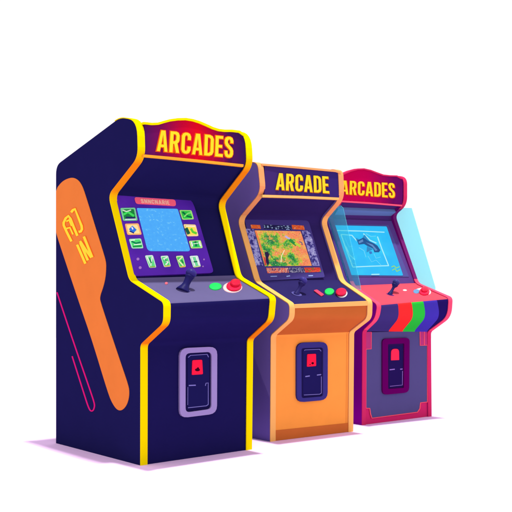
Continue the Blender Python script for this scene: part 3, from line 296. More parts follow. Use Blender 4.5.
def mat_pattern(name, stops, scale=(6, 6), seed=0.0, detail=2, emit=None, interp='CONSTANT', base=None, kind='noise', slope=0.0, g=1.0):
    """printed or displayed picture made of noise patches; emit = glowing display"""
    m = bpy.data.materials.new(name); m.use_nodes = True; nt = m.node_tree
    b = nt.nodes['Principled BSDF']; b.inputs['Roughness'].default_value = 0.5; b.inputs['Specular IOR Level'].default_value = 0.0
    uv = nt.nodes.new('ShaderNodeUVMap'); mp = nt.nodes.new('ShaderNodeMapping')
    mp.inputs['Scale'].default_value = (scale[0], scale[1], 1); mp.inputs['Location'].default_value = (seed, seed * 1.7, seed * 0.3)
    nt.links.new(uv.outputs[0], mp.inputs[0])
    if kind == 'noise':
        n = nt.nodes.new('ShaderNodeTexNoise'); n.inputs['Scale'].default_value = 1; n.inputs['Detail'].default_value = detail; n.inputs['Roughness'].default_value = 0.65
        out = n.outputs['Fac']
    else:
        n = nt.nodes.new('ShaderNodeTexVoronoi'); n.inputs['Scale'].default_value = 1
        out = n.outputs['Distance']
    nt.links.new(mp.outputs[0], n.inputs['Vector'])
    if slope:
        sp = nt.nodes.new('ShaderNodeSeparateXYZ'); nt.links.new(uv.outputs[0], sp.inputs[0])
        ma = nt.nodes.new('ShaderNodeMath'); ma.operation = 'MULTIPLY_ADD'
        nt.links.new(sp.outputs[0], ma.inputs[0]); ma.inputs[1].default_value = slope; nt.links.new(out, ma.inputs[2]); out = ma.outputs[0]
    r = ramp_nodes(nt, stops, L3 if emit else (lambda c_: alb(c_, g)), interp)
    nt.links.new(out, r.inputs[0])
    if emit:
        b.inputs['Base Color'].default_value = (0.01, 0.01, 0.012, 1)
        nt.links.new(r.outputs[0], b.inputs['Emission Color']); b.inputs['Emission Strength'].default_value = emit
    else:
        nt.links.new(r.outputs[0], b.inputs['Base Color'])
    return m
def mat_emit(name, rgb, s=1.0):
    if name in _m: return _m[name]
    m = bpy.data.materials.new(name); m.use_nodes = True
    b = m.node_tree.nodes['Principled BSDF']; b.inputs['Base Color'].default_value = (0.01, 0.01, 0.012, 1)
    b.inputs['Specular IOR Level'].default_value = 0.0
    b.inputs['Emission Color'].default_value = L3(rgb); b.inputs['Emission Strength'].default_value = s
    _m[name] = m; return m

# ------------------------------------------------------------------ mesh helpers
def link(name, verts, faces, mats, parent=None, fm=None, uvs=None, smooth=False):
    me = bpy.data.meshes.new(name)
    me.from_pydata([tuple(v) for v in verts], [], faces)
    for m in (mats if isinstance(mats, (list, tuple)) else [mats]): me.materials.append(m)
    if fm:
        for p, k in zip(me.polygons, fm): p.material_index = k
    if uvs:
        ul = me.uv_layers.new(name='UVMap')
        for lp in me.loops: ul.data[lp.index].uv = uvs[lp.vertex_index]
    bm = bmesh.new(); bm.from_mesh(me); bmesh.ops.recalc_face_normals(bm, faces=bm.faces); bm.to_mesh(me); bm.free()
    if smooth:
        for p in me.polygons: p.use_smooth = True
    me.validate()
    o = bpy.data.objects.new(name, me); col.objects.link(o)
    if parent: o.parent = parent
    return o
class MB:
    def __init__(s): s.v = []; s.f = []; s.m = []; s.uv = []
    def add(s, v, f, k=0, uv=None):
        n = len(s.v); s.v += [tuple(p) for p in v]; s.f += [tuple(i + n for i in q) for q in f]; s.m += [k] * len(f)
        s.uv += uv if uv else [(0, 0)] * len(v)
    def prism(s, top, bot, k=0, uv=None):
        n = len(top)
        s.add(list(top) + list(bot), [tuple(range(n)), tuple(range(2 * n - 1, n - 1, -1))] + [(i, (i + 1) % n, n + (i + 1) % n, n + i) for i in range(n)], k, (uv + uv) if uv else None)
    def build(s, name, mats, parent=None, smooth=False): return link(name, s.v, s.f, mats, parent, s.m, s.uv, smooth)

class Cab:
    def __init__(s, i, T):
        x0, y0, s.W, s.L, s.Rr = CABS[i]
        s.T = T; s.loc = (x0, y0, 0)
        s.rad = [0.0, .05, .05, .09, .05, .045, .03, .022, .03 if i < 2 else .055, .02, 0.0]
        s.pl = s.rounded(s.L); s.pr = s.rounded(s.Rr)
    def rounded(s, K):
        out = []; s.idx = []
        n = len(K)
        for i in range(n):
            p = Vector(K[i]); r = s.rad[i]; a0 = len(out)
            if r == 0: out.append(p); s.idx.append((a0, a0)); continue
            a = Vector(K[i - 1]); b = Vector(K[(i + 1) % n])
            r = min(r, (a - p).length * .48, (b - p).length * .48)
            st = p + (a - p).normalized() * r; en = p + (b - p).normalized() * r
            for k in range(7):
                t = k / 6; out.append(st * (1 - t) ** 2 + p * 2 * t * (1 - t) + en * t * t)
            s.idx.append((a0, len(out) - 1))
        return out
    def S(s, seg, u, v, off):
        L, Q = s.L, s.Rr
        a0 = Vector(L[seg]); a1 = Vector(L[seg + 1]); b0 = Vector(Q[seg]); b1 = Vector(Q[seg + 1])
        a = a0 * (1 - v) + a1 * v; b = b0 * (1 - v) + b1 * v; p = a * (1 - u) + b * u
        d = (a1 - a0) * (1 - u) + (b1 - b0) * u; d.normalize()
        p = p + Vector((d[1], -d[0])) * off
        return Vector((u * s.W, p[0], p[1]))
    def curve(s, u, off):
        """the rounded profile at width fraction u, moved outwards by off"""
        P = [a * (1 - u) + b * u for a, b in zip(s.pl, s.pr)]
        out = []; n = len(P)
        for i in range(n):
            a = P[i - 1] if i > 0 else None; b = P[i + 1] if i < n - 1 else None
            ns = []
            for q0, q1 in ((a, P[i]), (P[i], b)):
                if q0 is None or q1 is None: continue
                d = q1 - q0
                if d.length > 1e-7: d = d.normalized(); ns.append(Vector((d[1], -d[0])))
            nn = sum(ns, Vector((0, 0))); nn = nn.normalized() if nn.length > 1e-6 else ns[0]
            c = max(nn.dot(ns[0]), .5)
            q = P[i] + nn * off / c
            q[1] = max(q[1], 0.0)
            out.append(Vector((u * s.W, q[0], q[1])))
        return out
    def strip(s, mb, i0, i1, us, o0, o1, ks=None, fk=None, ue=None):
        """solid sheet following the profile from point i0 to i1, between the widths us"""
        def row(a, o):
            if not ue: return s.curve(us[a], o)[i0:i1 + 1]
            A_ = s.curve(us[a], 0)[i0:i1 + 1]; d = [0]
            for p, q in zip(A_, A_[1:]): d.append(d[-1] + (q - p).length)
            return [s.curve(us[a] + (ue[a] - us[a]) * d[i] / d[-1], o)[i0 + i] for i in range(len(A_))]
        T = [row(a, o1) for a in range(len(us))]; B = [row(a, o0) for a in range(len(us))]
        n = i1 - i0 + 1; m = len(us)
        v = [p for r in T for p in r] + [p for r in B for p in r]
        ti = lambda a, b: a * n + b
        bi = lambda a, b: m * n + a * n + b
        uvd = [(a / max(m - 1, 1), b / max(n - 1, 1)) for a in range(m) for b in range(n)]
        base = len(mb.v); mb.v += [tuple(p) for p in v]; mb.uv += uvd + uvd
        def f(q, k): mb.f.append(tuple(i + base for i in q)); mb.m.append(k)
        for a in range(m - 1):
            for b in range(n - 1):
                k = ks[a] if ks else (fk(i0 + b) if fk else 0)
                f((ti(a, b), ti(a + 1, b), ti(a + 1, b + 1), ti(a, b + 1)), k)
                f((bi(a, b), bi(a, b + 1), bi(a + 1, b + 1), bi(a + 1, b)), k)
                if a == 0: f((ti(0, b), ti(0, b + 1), bi(0, b + 1), bi(0, b)), k)
                if a == m - 2: f((ti(m - 1, b), bi(m - 1, b), bi(m - 1, b + 1), ti(m - 1, b + 1)), k)
            k = ks[a] if ks else (fk(i0) if fk else 0)
            f((ti(a, 0), bi(a, 0), bi(a + 1, 0), ti(a + 1, 0)), k)
            k = ks[a] if ks else (fk(i1 - 1) if fk else 0)
            f((ti(a, n - 1), ti(a + 1, n - 1), bi(a + 1, n - 1), bi(a, n - 1)), k)
    def plate(s, key, under, mats, name, parent, top=None, mb=None, k=0):
        seg, off, pts = D[key][:3]
        if top is not None: off = top
        us = [p[0] for p in pts]; vs = [p[1] for p in pts]
        uv = [((p[0] - min(us)) / (max(us) - min(us)), (max(vs) - p[1]) / (max(vs) - min(vs))) for p in pts]
        m = mb or MB()
        m.prism([s.S(seg, p[0], p[1], off) for p in pts], [s.S(seg, p[0], p[1], under) for p in pts], k, uv)
        return m if mb else m.build(name, mats, parent)
    def stroke(s, key, under, mb, k=0, top=None):
        seg, off, l, r = D[key]
        if top is not None: off = top
        n = len(l)
        v = [s.S(seg, p[0], p[1], off) for p in l] + [s.S(seg, p[0], p[1], off) for p in r] + [s.S(seg, p[0], p[1], under) for p in l] + [s.S(seg, p[0], p[1], under) for p in r]
        f = []
        for i in range(n - 1):
            f += [(i, i + 1, n + i + 1, n + i), (2*n + i, 3*n + i, 3*n + i + 1, 2*n + i + 1), (i, 2*n + i, 2*n + i + 1, i + 1), (n + i, n + i + 1, 3*n + i + 1, 3*n + i)]
        f += [(0, n, 3*n, 2*n), (n - 1, 3*n - 1, 4*n - 1, 2*n - 1)]
        mb.add(v, f, k)

def ribbon_x(mb, l, r, x0, x1, k=0):
    """stroke on an outer side face (plane x = const)"""
    n = len(l)
    v = [(x1, *p) for p in l] + [(x1, *p) for p in r] + [(x0, *p) for p in l] + [(x0, *p) for p in r]
    f = []
    for i in range(n - 1):
        f += [(i, i + 1, n + i + 1, n + i), (2*n + i, 3*n + i, 3*n + i + 1, 2*n + i + 1), (i, 2*n + i, 2*n + i + 1, i + 1), (n + i, n + i + 1, 3*n + i + 1, 3*n + i)]
    f += [(0, n, 3*n, 2*n), (n - 1, 3*n - 1, 4*n - 1, 2*n - 1)]
    mb.add(v, f, k)

# ------------------------------------------------------------------ lettering (condensed sans capitals)
G = {
 'A': (.48, [[(0,0),(.14,0),(.165,.2),(.315,.2),(.34,0),(.48,0),(.335,1),(.145,1)], [(.185,.33),(.295,.33),(.24,.78)]]),
 'R': (.45, [[(0,0),(.15,0),(.15,.41),(.2,.41),(.3,0),(.45,0),(.345,.45),(.4,.51),(.43,.6),(.43,.82),(.38,.95),(.28,1),(0,1)], [(.15,.54),(.15,.87),(.23,.87),(.28,.81),(.28,.61),(.23,.54)]]),
 'C': (.43, [[(.43,.35),(.43,.18),(.37,.05),(.27,0),(.16,0),(.06,.05),(0,.18),(0,.82),(.06,.95),(.16,1),(.27,1),(.37,.95),(.43,.82),(.43,.66),(.28,.66),(.28,.8),(.245,.87),(.185,.87),(.15,.8),(.15,.2),(.185,.13),(.245,.13),(.28,.2),(.28,.35)]]),
 'D': (.44, [[(0,0),(.25,0),(.38,.06),(.44,.2),(.44,.8),(.38,.94),(.25,1),(0,1)], [(.15,.13),(.15,.87),(.22,.87),(.29,.8),(.29,.2),(.22,.13)]]),
 'E': (.37, [[(0,0),(.37,0),(.37,.135),(.15,.135),(.15,.435),(.33,.435),(.33,.565),(.15,.565),(.15,.865),(.37,.865),(.37,1),(0,1)]]),
 'S': (.42, [[(0,.32),(0,.18),(.05,.05),(.15,0),(.27,0),(.37,.05),(.42,.18),(.42,.34),(.37,.46),(.19,.64),(.15,.71),(.15,.8),(.19,.87),(.24,.87),(.275,.8),(.275,.7),(.42,.7),(.42,.82),(.37,.95),(.27,1),(.15,1),(.05,.95),(0,.82),(0,.68),(.05,.56),(.23,.39),(.27,.31),(.27,.2),(.23,.13),(.19,.13),(.145,.2),(.145,.32)]]),
 'N': (.46, [[(0,0),(.13,0),(.13,.62),(.32,0),(.46,0),(.46,1),(.33,1),(.33,.4),(.14,1),(0,1)]]),
 'I': (.15, [[(0,0),(.15,0),(.15,1),(0,1)]]),
}
def word_mesh(word, gap=.07, offset=0.0, weight=0.0):
    """flat outline of the word as triangles, letters 1 high; returns verts, faces, length"""
    cu = bpy.data.curves.new('word', 'CURVE'); cu.dimensions = '2D'; cu.fill_mode = 'BOTH'
    x = 0
    for ch in word:
        w, loops = G[ch]
        for lp in loops:
            sp = cu.splines.new('POLY'); sp.points.add(len(lp) - 1)
            for p, q in zip(sp.points, lp): p.co = (x + q[0], q[1], 0, 1)
            sp.use_cyclic_u = True
        x += w + gap
    cu.offset = offset
    cu.extrude = 0.05
    o = bpy.data.objects.new('word', cu); col.objects.link(o)
    dg = bpy.context.evaluated_depsgraph_get(); dg.update()
    me = bpy.data.meshes.new_from_object(o.evaluated_get(dg))
    v = [tuple(p.co) for p in me.vertices]; f = [tuple(p.vertices) for p in me.polygons]
    bpy.data.objects.remove(o); bpy.data.curves.remove(cu); bpy.data.meshes.remove(me)
    return v, f, x - gap
def lettering(c, key, word, o0, o1, offset, m, parent, name, shift=(0, 0), gap=.085):
    v, f, ln = word_mesh(word, gap, offset)
    seg, off, q = D[key]
    tl, tr, br, bl = [Vector(p) for p in q]
    out = []
    for x, y, z in v:
        s = x / ln + shift[0]; t = 1 - y + shift[1]
        p = (tl * (1 - s) + tr * s) * (1 - t) + (bl * (1 - s) + br * s) * t
        out.append(c.S(seg, p[0], p[1], o1 if z > 0 else o0))
    return link(name, out, f, m, parent)

def lathe(mb, base, axis, prof, n=20, k=0):
    ax = Vector(axis).normalized(); t = ax.orthogonal().normalized(); b = ax.cross(t)
    base = Vector(base); v = []; f = []
    for r, h in prof:
        for j in range(n):
            a = 2 * math.pi * j / n; v.append(base + ax * h + t * math.cos(a) * r + b * math.sin(a) * r)
    for i in range(len(prof) - 1):
        for j in range(n): f.append((i*n + j, i*n + (j+1) % n, (i+1)*n + (j+1) % n, (i+1)*n + j))
    f += [tuple(range(n)), tuple(range((len(prof)-1)*n, len(prof)*n))]
    mb.add(v, f, k)

def thing(name, label, cat, loc, group):
    o = bpy.data.objects.new(name, None); col.objects.link(o)
    o.location = loc; o['label'] = label; o['category'] = cat; o['group'] = group
    o.empty_display_size = .2
    return o

# ------------------------------------------------------------------ setting
fm = bpy.data.materials.new('shadow_lilac_floor'); fm.use_nodes = True
b = fm.node_tree.nodes['Principled BSDF']
b.inputs['Base Color'].default_value = (0.80, 0.57, 0.84, 1); b.inputs['Roughness'].default_value = 0.9; b.inputs['Specular IOR Level'].default_value = 0.0  # lilac of the shadows is put into the floor colour; lit parts clip to white
flo = link('floor', [(0.5 + 9 * math.cos(math.pi * i / 48), 9 * math.sin(math.pi * i / 48), 0) for i in range(96)], [tuple(range(96))], fm)
flo['kind'] = 'structure'

# ------------------------------------------------------------------ cabinet pieces
def seg_of(c, i):
    """which key corner / straight the rounded-profile edge i..i+1 belongs to -> (kind, key)"""
    for k, (a, b) in enumerate(c.idx):
        if a <= i < b: return ('corner', k)
        if i == b: return ('straight', k)
    return ('straight', 10)
def cabinet_shell(c, root, side_m, shell_m, trim_mats, trim_fn, deep=.010):
    w = c.T / c.W
    for u0, u1 in ((0, w), (1 - w, 1)):
        mb = MB(); A = c.curve(u0, 0); B = c.curve(u1, 0)
        mb.prism(A, B); mb.build('side_panel', side_m, root)
    mb = MB(); A = c.curve(w, -deep); B = c.curve(1 - w, -deep)
    mb.prism(A, B); mb.build('body', shell_m, root)
    e = .0012 / c.W
    i0 = c.idx[2][0]; i1 = len(c.pl) - 1
    for u0, u1 in ((-e, w + e), (1 - w - e, 1 + e)):
        mb = MB(); c.strip(mb, i0, i1, [u0, u1], .0005, .005, fk=lambda i: trim_fn(*seg_of(c, i)))
        mb.build('edge_trim', trim_mats(c, i0, i1) if callable(trim_mats) else trim_mats, root)
def coin_door(c, k, root, frame_m, base_m, plate_m, slot_m, dark_m, highlight_m, nd, nl):
    """frame ring + recessed plate with coin return"""
    seg, off, O = D[k + '_dfo']; I = D[k + '_dfi'][2]; n = len(O)
    mb = MB()
    v = [c.S(seg, *p, .010) for p in O] + [c.S(seg, *p, .010) for p in I] + [c.S(seg, *p, -.012) for p in O] + [c.S(seg, *p, -.012) for p in I]
    f = []
    for i in range(n):
        j = (i + 1) % n
        f += [(i, j, n + j, n + i), (i, 2*n + i, 2*n + j, j), (n + i, n + j, 3*n + j, 3*n + i), (2*n + i, 3*n + i, 3*n + j, 2*n + j)]
    mb.add(v, f); dr = mb.build('coin_door', frame_m, root)
    c.plate(k + '_dbase', -.0098, base_m, 'door_recess', dr)
    c.plate(k + '_dplate', .0012, plate_m, 'door_plate', dr)
    c.plate(k + '_slot', .0032, slot_m, 'coin_slot', dr)
    if nd:
        mb = MB()
        for i in range(nd): c.plate(k + '_sdot%d' % i, .0052, None, None, None, mb=mb, top=.0066 + .0004 * i)
        mb.build('slot_opening', dark_m, dr)
    for i in range(nl): mb = MB(); c.stroke(k + '_dl%d' % i, .0032, mb); mb.build('door_highlight', highlight_m, dr)  # highlights on the door, painted as thin pale strips
    return dr
def joystick(c, k, root, m, mtop, r, base_r, base_m, shaft=1.0):
    b, t = [Vector(p) for p in D[k + '_joy']]
    ax = t - b; h = ax.length
    n = c.S(6, .5, .5, 1) - c.S(6, .5, .5, 0)
    mb = MB()
    lathe(mb, b - ax.normalized() * .012, ax, [(r*1.05*shaft, 0), (r*1.0*shaft, .008), (r*.62*shaft, .030), (r*.5*shaft, .045), (r*.52*shaft, h*.72), (r*.75, h*.86), (r*.9, h*.95)])
    j = mb.build('joystick', m, root, smooth=True)
    mb = MB(); pr = []
    for i in range(11):
        a = math.pi * i / 10 * .98 + .01; pr.append((r * math.sin(a), -r * .8 * math.cos(a)))
    lathe(mb, t, ax, pr); mb.build('knob', mtop, j, smooth=True)
    mb = MB(); lathe(mb, b - n * .009, n, [(base_r, 0), (base_r, .0105), (base_r * .9, .012)]); mb.build('base_plate', base_m, j, smooth=False)
    return j
def dome(c, key, h0, h1, m, root, name, rings=4, under=-.009):
    """round button: side wall then a rounded crown"""
    seg, off, pts = D[key]; n = len(pts)
    cu = sum(p[0] for p in pts) / n; cv = sum(p[1] for p in pts) / n
    mb = MB(); v = []; f = []; rows = [(1.0, under), (1.0, h0)]
    for i in range(1, rings + 1):
        a = math.pi / 2 * i / (rings + .5); rows.append((math.cos(a), h0 + (h1 - h0) * math.sin(a)))
    for s, o in rows:
        for p in pts: v.append(c.S(seg, cu + (p[0] - cu) * s, cv + (p[1] - cv) * s, o))
    for i in range(len(rows) - 1):
        for j in range(n): f.append((i*n + j, i*n + (j+1) % n, (i+1)*n + (j+1) % n, (i+1)*n + j))
    f += [tuple(range(n)), tuple(range((len(rows)-1)*n, len(rows)*n))]
    mb.add(v, f); return mb.build(name, m, root, smooth=True)

YEL = mat('yellow_letter', (255, 208, 44)); 
GRP = 'arcade cabinets standing in a row'

# ================================================================== 1. navy cabinet with yellow trim
c = Cab(0, .038)
r1 = thing('arcade_cabinet', 'navy arcade cabinet with bright yellow edges, orange side stripe and red ARCADES sign', 'arcade machine', c.loc, GRP)
navy = mat('navy', (28, 24, 78)); 
def yellow_trim(c, i0, i1):
    if 'trim_blend' in _m: return [_m['trim_blend']]
    f = lambda i: (i - i0) / (i1 - i0)
    Y, O = (255, 216, 0), (242, 128, 20)
    st = [(0, Y), (f(c.idx[4][0]), Y), (f(c.idx[4][1]), O), (f(c.idx[5][0]) + .004, (246, 146, 18)), (f(c.idx[5][1]), Y), (f(c.idx[8][0]), Y), (f(c.idx[8][1]), (236, 124, 18)), (f(c.idx[9][0]) + .004, (232, 118, 22)), (f(c.idx[9][1]), Y)]
    m = mat_grad('trim_blend', st); nt = m.node_tree
    sp = [n for n in nt.nodes if n.type == 'SEPXYZ'][0]; r = [n for n in nt.nodes if n.type == 'VALTORGB'][0]
    nt.links.new(sp.outputs[1], r.inputs[0]); _m['trim_blend'] = m
    return [m]
tm = [mat('trim_yellow', (255, 216, 0)), mat('trim_amber', (250, 178, 12)), mat('trim_orange', (240, 130, 22)), mat('trim_deep_orange', (226, 112, 24))]
def tf(kind, k):
    if kind == 'straight': return {4: 2, 8: 3}.get(k, 0)
    return {4: 1, 5: 1, 8: 1, 9: 1}.get(k, 0)
cabinet_shell(c, r1, navy, navy, yellow_trim, lambda a, b_: 0)
w = c.T / c.W
# control deck
mb = MB(); c.strip(mb, c.idx[6][0] + 2, c.idx[7][0] + 3, [w, 1 - w], -.0098, -.0015); deck = mb.build('control_panel', mat('deck_grey_purple', (110, 94, 150), g=.82), r1)
mb = MB(); c.strip(mb, c.idx[7][0] + 3, len(c.pl) - 1, [w, 1 - w], -.0098, -.0015); mb.build('front_panel', mat('navy_front', (28, 22, 80)), r1)
# marquee
sg = c.plate('a_sign', -.035, mat_grad('sign_red', [(0, (72, 22, 92)), (.16, (120, 14, 84)), (.36, (190, 8, 52)), (.52, (218, 10, 34)), (.68, (170, 10, 62)), (.82, (78, 20, 84)), (1, (46, 22, 84))]), 'marquee', r1)
mb = MB(); c.stroke('a_signtop', -.036, mb); mb.build('sign_border', tm[0], sg)
mb = MB(); c.stroke('a_signbot', -.0095, mb); mb.build('sign_ledge', mat('ledge_orange', (255, 160, 50)), sg)
lettering(c, 'a_text', 'ARCADES', .0003, .003, .034, mat('letter_edge', (236, 84, 20)), sg, 'letter_outline')
lettering(c, 'a_text', 'ARCADES', .0032, .006, -.004, YEL, sg, 'lettering')
# screen bezel
bz = c.plate('a_bezel', -.0098, mat_pattern('bezel_purple', [(0, (62, 30, 140)), (.45, (84, 36, 160)), (.75, (66, 26, 138)), (1, (88, 30, 150))], (2.2, 2.2), 3.1, 1, interp='LINEAR', g=1.35), 'screen_bezel', r1)
c.plate('a_screen', .0063, mat_pattern('blue_display', [(0, (66, 160, 242)), (.45, (74, 170, 250)), (.60, (76, 174, 250)), (.66, (130, 208, 255)), (.72, (74, 172, 250))], (15, 18), 4.0, 5, emit=1.0, interp='LINEAR'), 'screen', bz)
c.plate('a_pill', .0063, mat('pill_coral', (255, 74, 100), g=2.0), 'name_plate', bz)
lettering(c, 'a_pilltext', 'SNNCNARIE', .0081, .0092, .012, mat('pill_letter', (255, 176, 160), g=1.3), bz, 'name_lettering', gap=.12)
for k in ('l1', 'l2', 'l3', 'r1', 'r2', 'r3', 'b1', 'b2', 'b3', 'b4'):
    rim, base, marks = CARDS[k]
    mb = MB(); ms = [mat('card_%d_%d_%d' % tuple(rim), rim, g=1.3), mat('card_%d_%d_%d' % tuple(base), base, g=1.3)]
    c.plate('a_th_' + k, .0063, None, None, None, mb=mb, k=0); c.plate('a_thi_' + k, .0081, None, None, None, mb=mb, k=1)
    for i, cc in enumerate(marks):
        ms.append(mat('card_%d_%d_%d' % tuple(cc), cc, g=1.3)); c.stroke('a_ts_%s%d' % (k, i), .0088, mb, k=len(ms) - 1)
    mb.build('game_card', ms, bz)
for i in range(4): c.plate('a_dot%d' % i, .0063, mat('dot_lilac', (176, 120, 214)), 'printed_dot', bz)
# controls
joystick(c, 'a', r1, mat('stick_navy', (30, 24, 92), .45, .06), mat('knob_violet', (50, 40, 122), .35, .08), .028, .034, mat('stick_base', (84, 70, 134)), 1.25)
dome(c, 'a_green', .002, .008, mat('button_green', (38, 200, 96), .4, .05), r1, 'green_button')
rb = dome(c, 'a_redbase', .001, .004, mat('button_rim_pink', (255, 190, 205), .4, .05), r1, 'red_button')
dome(c, 'a_redcap', .010, .016, mat('button_red', (246, 28, 72), .4, .05), rb, 'button_collar', under=.0042)
dome(c, 'a_redtop', .028, .034, mat('button_red_top', (226, 22, 60), .4, .05), rb, 'button_cap', under=.0125)
dome(c, 'a_lamp', .001, .003, mat('lamp_coral', (226, 96, 120)), r1, 'indicator')
coin_door(c, 'a', r1, mat('frame_lavender', (158, 134, 198)), mat('recess_navy', (26, 20, 72)), mat('plate_navy', (28, 24, 82)), mat('slot_red', (255, 30, 70)), mat('slot_dark', (60, 8, 30)), mat('highlight_lilac', (128, 118, 196)), 2, 4)
# side artwork
mb = MB(); P = D['side_orange']; mb.prism([(-.002, *p) for p in P], [(-.0002, *p) for p in P]); art = mb.build('stripe_or_reflection', mat('art_orange', (243, 128, 62), g=.9), r1)
mb = MB(); ribbon_x(mb, *D['side_pink'], -.0002, -.002); mb.build('side_line', mat('art_pink', (216, 24, 118)), r1)
mb = MB()
for i in range(8): ribbon_x(mb, *D['side_o%d' % i], -.0021, -.0024 - .0001 * i)
mb.build('side_letter_outline', mat('art_deep_orange', (250, 96, 30)), art)
mb = MB()
for i in range(8): ribbon_x(mb, *D['side_t%d' % i], -.0033, -.0038 - .0001 * i)
mb.build('side_lettering', mat('art_yellow', (255, 212, 60)), art)

# ================================================================== 2. orange-fronted cabinet
c = Cab(1, .034)
r2 = thing('arcade_cabinet', 'purple arcade cabinet with orange lower front, peach edges and ARCADE sign', 'arcade machine', c.loc, GRP)
pur = mat('side_purple', (82, 64, 124), g=2.8); surround = mat('surround_purple', (50, 34, 98))
tr2 = [mat('trim_peach', (255, 178, 106)), mat('trim_salmon', (250, 158, 104))]
cabinet_shell(c, r2, pur, surround, tr2, lambda kd, k: 1 if k in (2, 3, 4) else 0)
w = c.T / c.W
mb = MB(); P = D['side_reflection']; P = [p for p in P]; P[-1][0] = min(P[-1][0], .79); P[-2][0] = min(P[-2][0], .79); P[-3][0] = min(P[-3][0], .79)
for p in P: p[1] = max(p[1], .003); p[0] = max(p[0], .002)
mb.prism([(-.0015, *p) for p in P], [(-.0002, *p) for p in P]); mb.build('stripe_or_reflection', mat('reflection_dark_purple', (68, 51, 110), g=2.8), r2)  # darker plate paints the diagonal edge of a reflection on the side
mb = MB(); c.strip(mb, c.idx[6][0] + 2, c.idx[7][0] + 2, [w, 1 - w], -.0098, -.0015); mb.build('control_panel', mat('deck_purple', (56, 44, 112), g=.72), r2)
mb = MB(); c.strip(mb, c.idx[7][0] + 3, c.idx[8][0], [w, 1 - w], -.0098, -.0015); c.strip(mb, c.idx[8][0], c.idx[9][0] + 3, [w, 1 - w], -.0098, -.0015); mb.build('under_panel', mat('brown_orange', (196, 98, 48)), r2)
lp = MB(); pts = [(w, .0), (1 - w, .0), (1 - w, .27), (w, .27)]
lp.prism([c.S(7, u, v, .004) for u, v in pts], [c.S(7, u, v, -.009) for u, v in pts]); lp.build('deck_edge', tr2[0], r2)
body_or = mat('front_orange', (255, 153, 70))
kv = D['b_kick']; fp = MB()
c.strip(fp, c.idx[9][0] + 3, len(c.pl) - 1, [w, 1 - w - .030, 1 - w - .023, 1 - w], -.0098, -.0015, ks=[0, 1, 0])
fp.build('front_panel', [body_or, mat('front_seam', (226, 122, 56))], r2)
kp = MB(); pts = [(w, kv[0]), (1 - w, kv[1]), (1 - w, .998), (w, .998)]
kp.prism([c.S(9, u, v, .001) for u, v in pts], [c.S(9, u, v, -.0012) for u, v in pts]); kp.build('kick_plate', mat('kick_orange', (206, 104, 52)), r2)
sg = c.plate('b_sign', -.03, mat_grad('sign_violet', [(0, (66, 40, 108)), (.5, (58, 38, 108)), (1, (54, 36, 112))]), 'marquee', r2)
mb = MB(); c.stroke('b_signtop', -.031, mb); mb.build('sign_border', tr2[1], sg)
mb = MB(); c.stroke('b_signbot', -.0095, mb); mb.build('sign_ledge', tr2[0], sg)
lettering(c, 'b_text', 'ARCADE', .0003, .003, .020, mat('letter_edge_brown', (190, 96, 30)), sg, 'letter_outline', shift=(.010, .02))
lettering(c, 'b_text', 'ARCADE', .0032, .006, .000, mat('yellow_letter_pale', (255, 204, 44)), sg, 'lettering')
bz = c.plate('b_bezel', -.0098, mat('bezel_slate', (70, 56, 128), g=1.15), 'screen_bezel', r2)
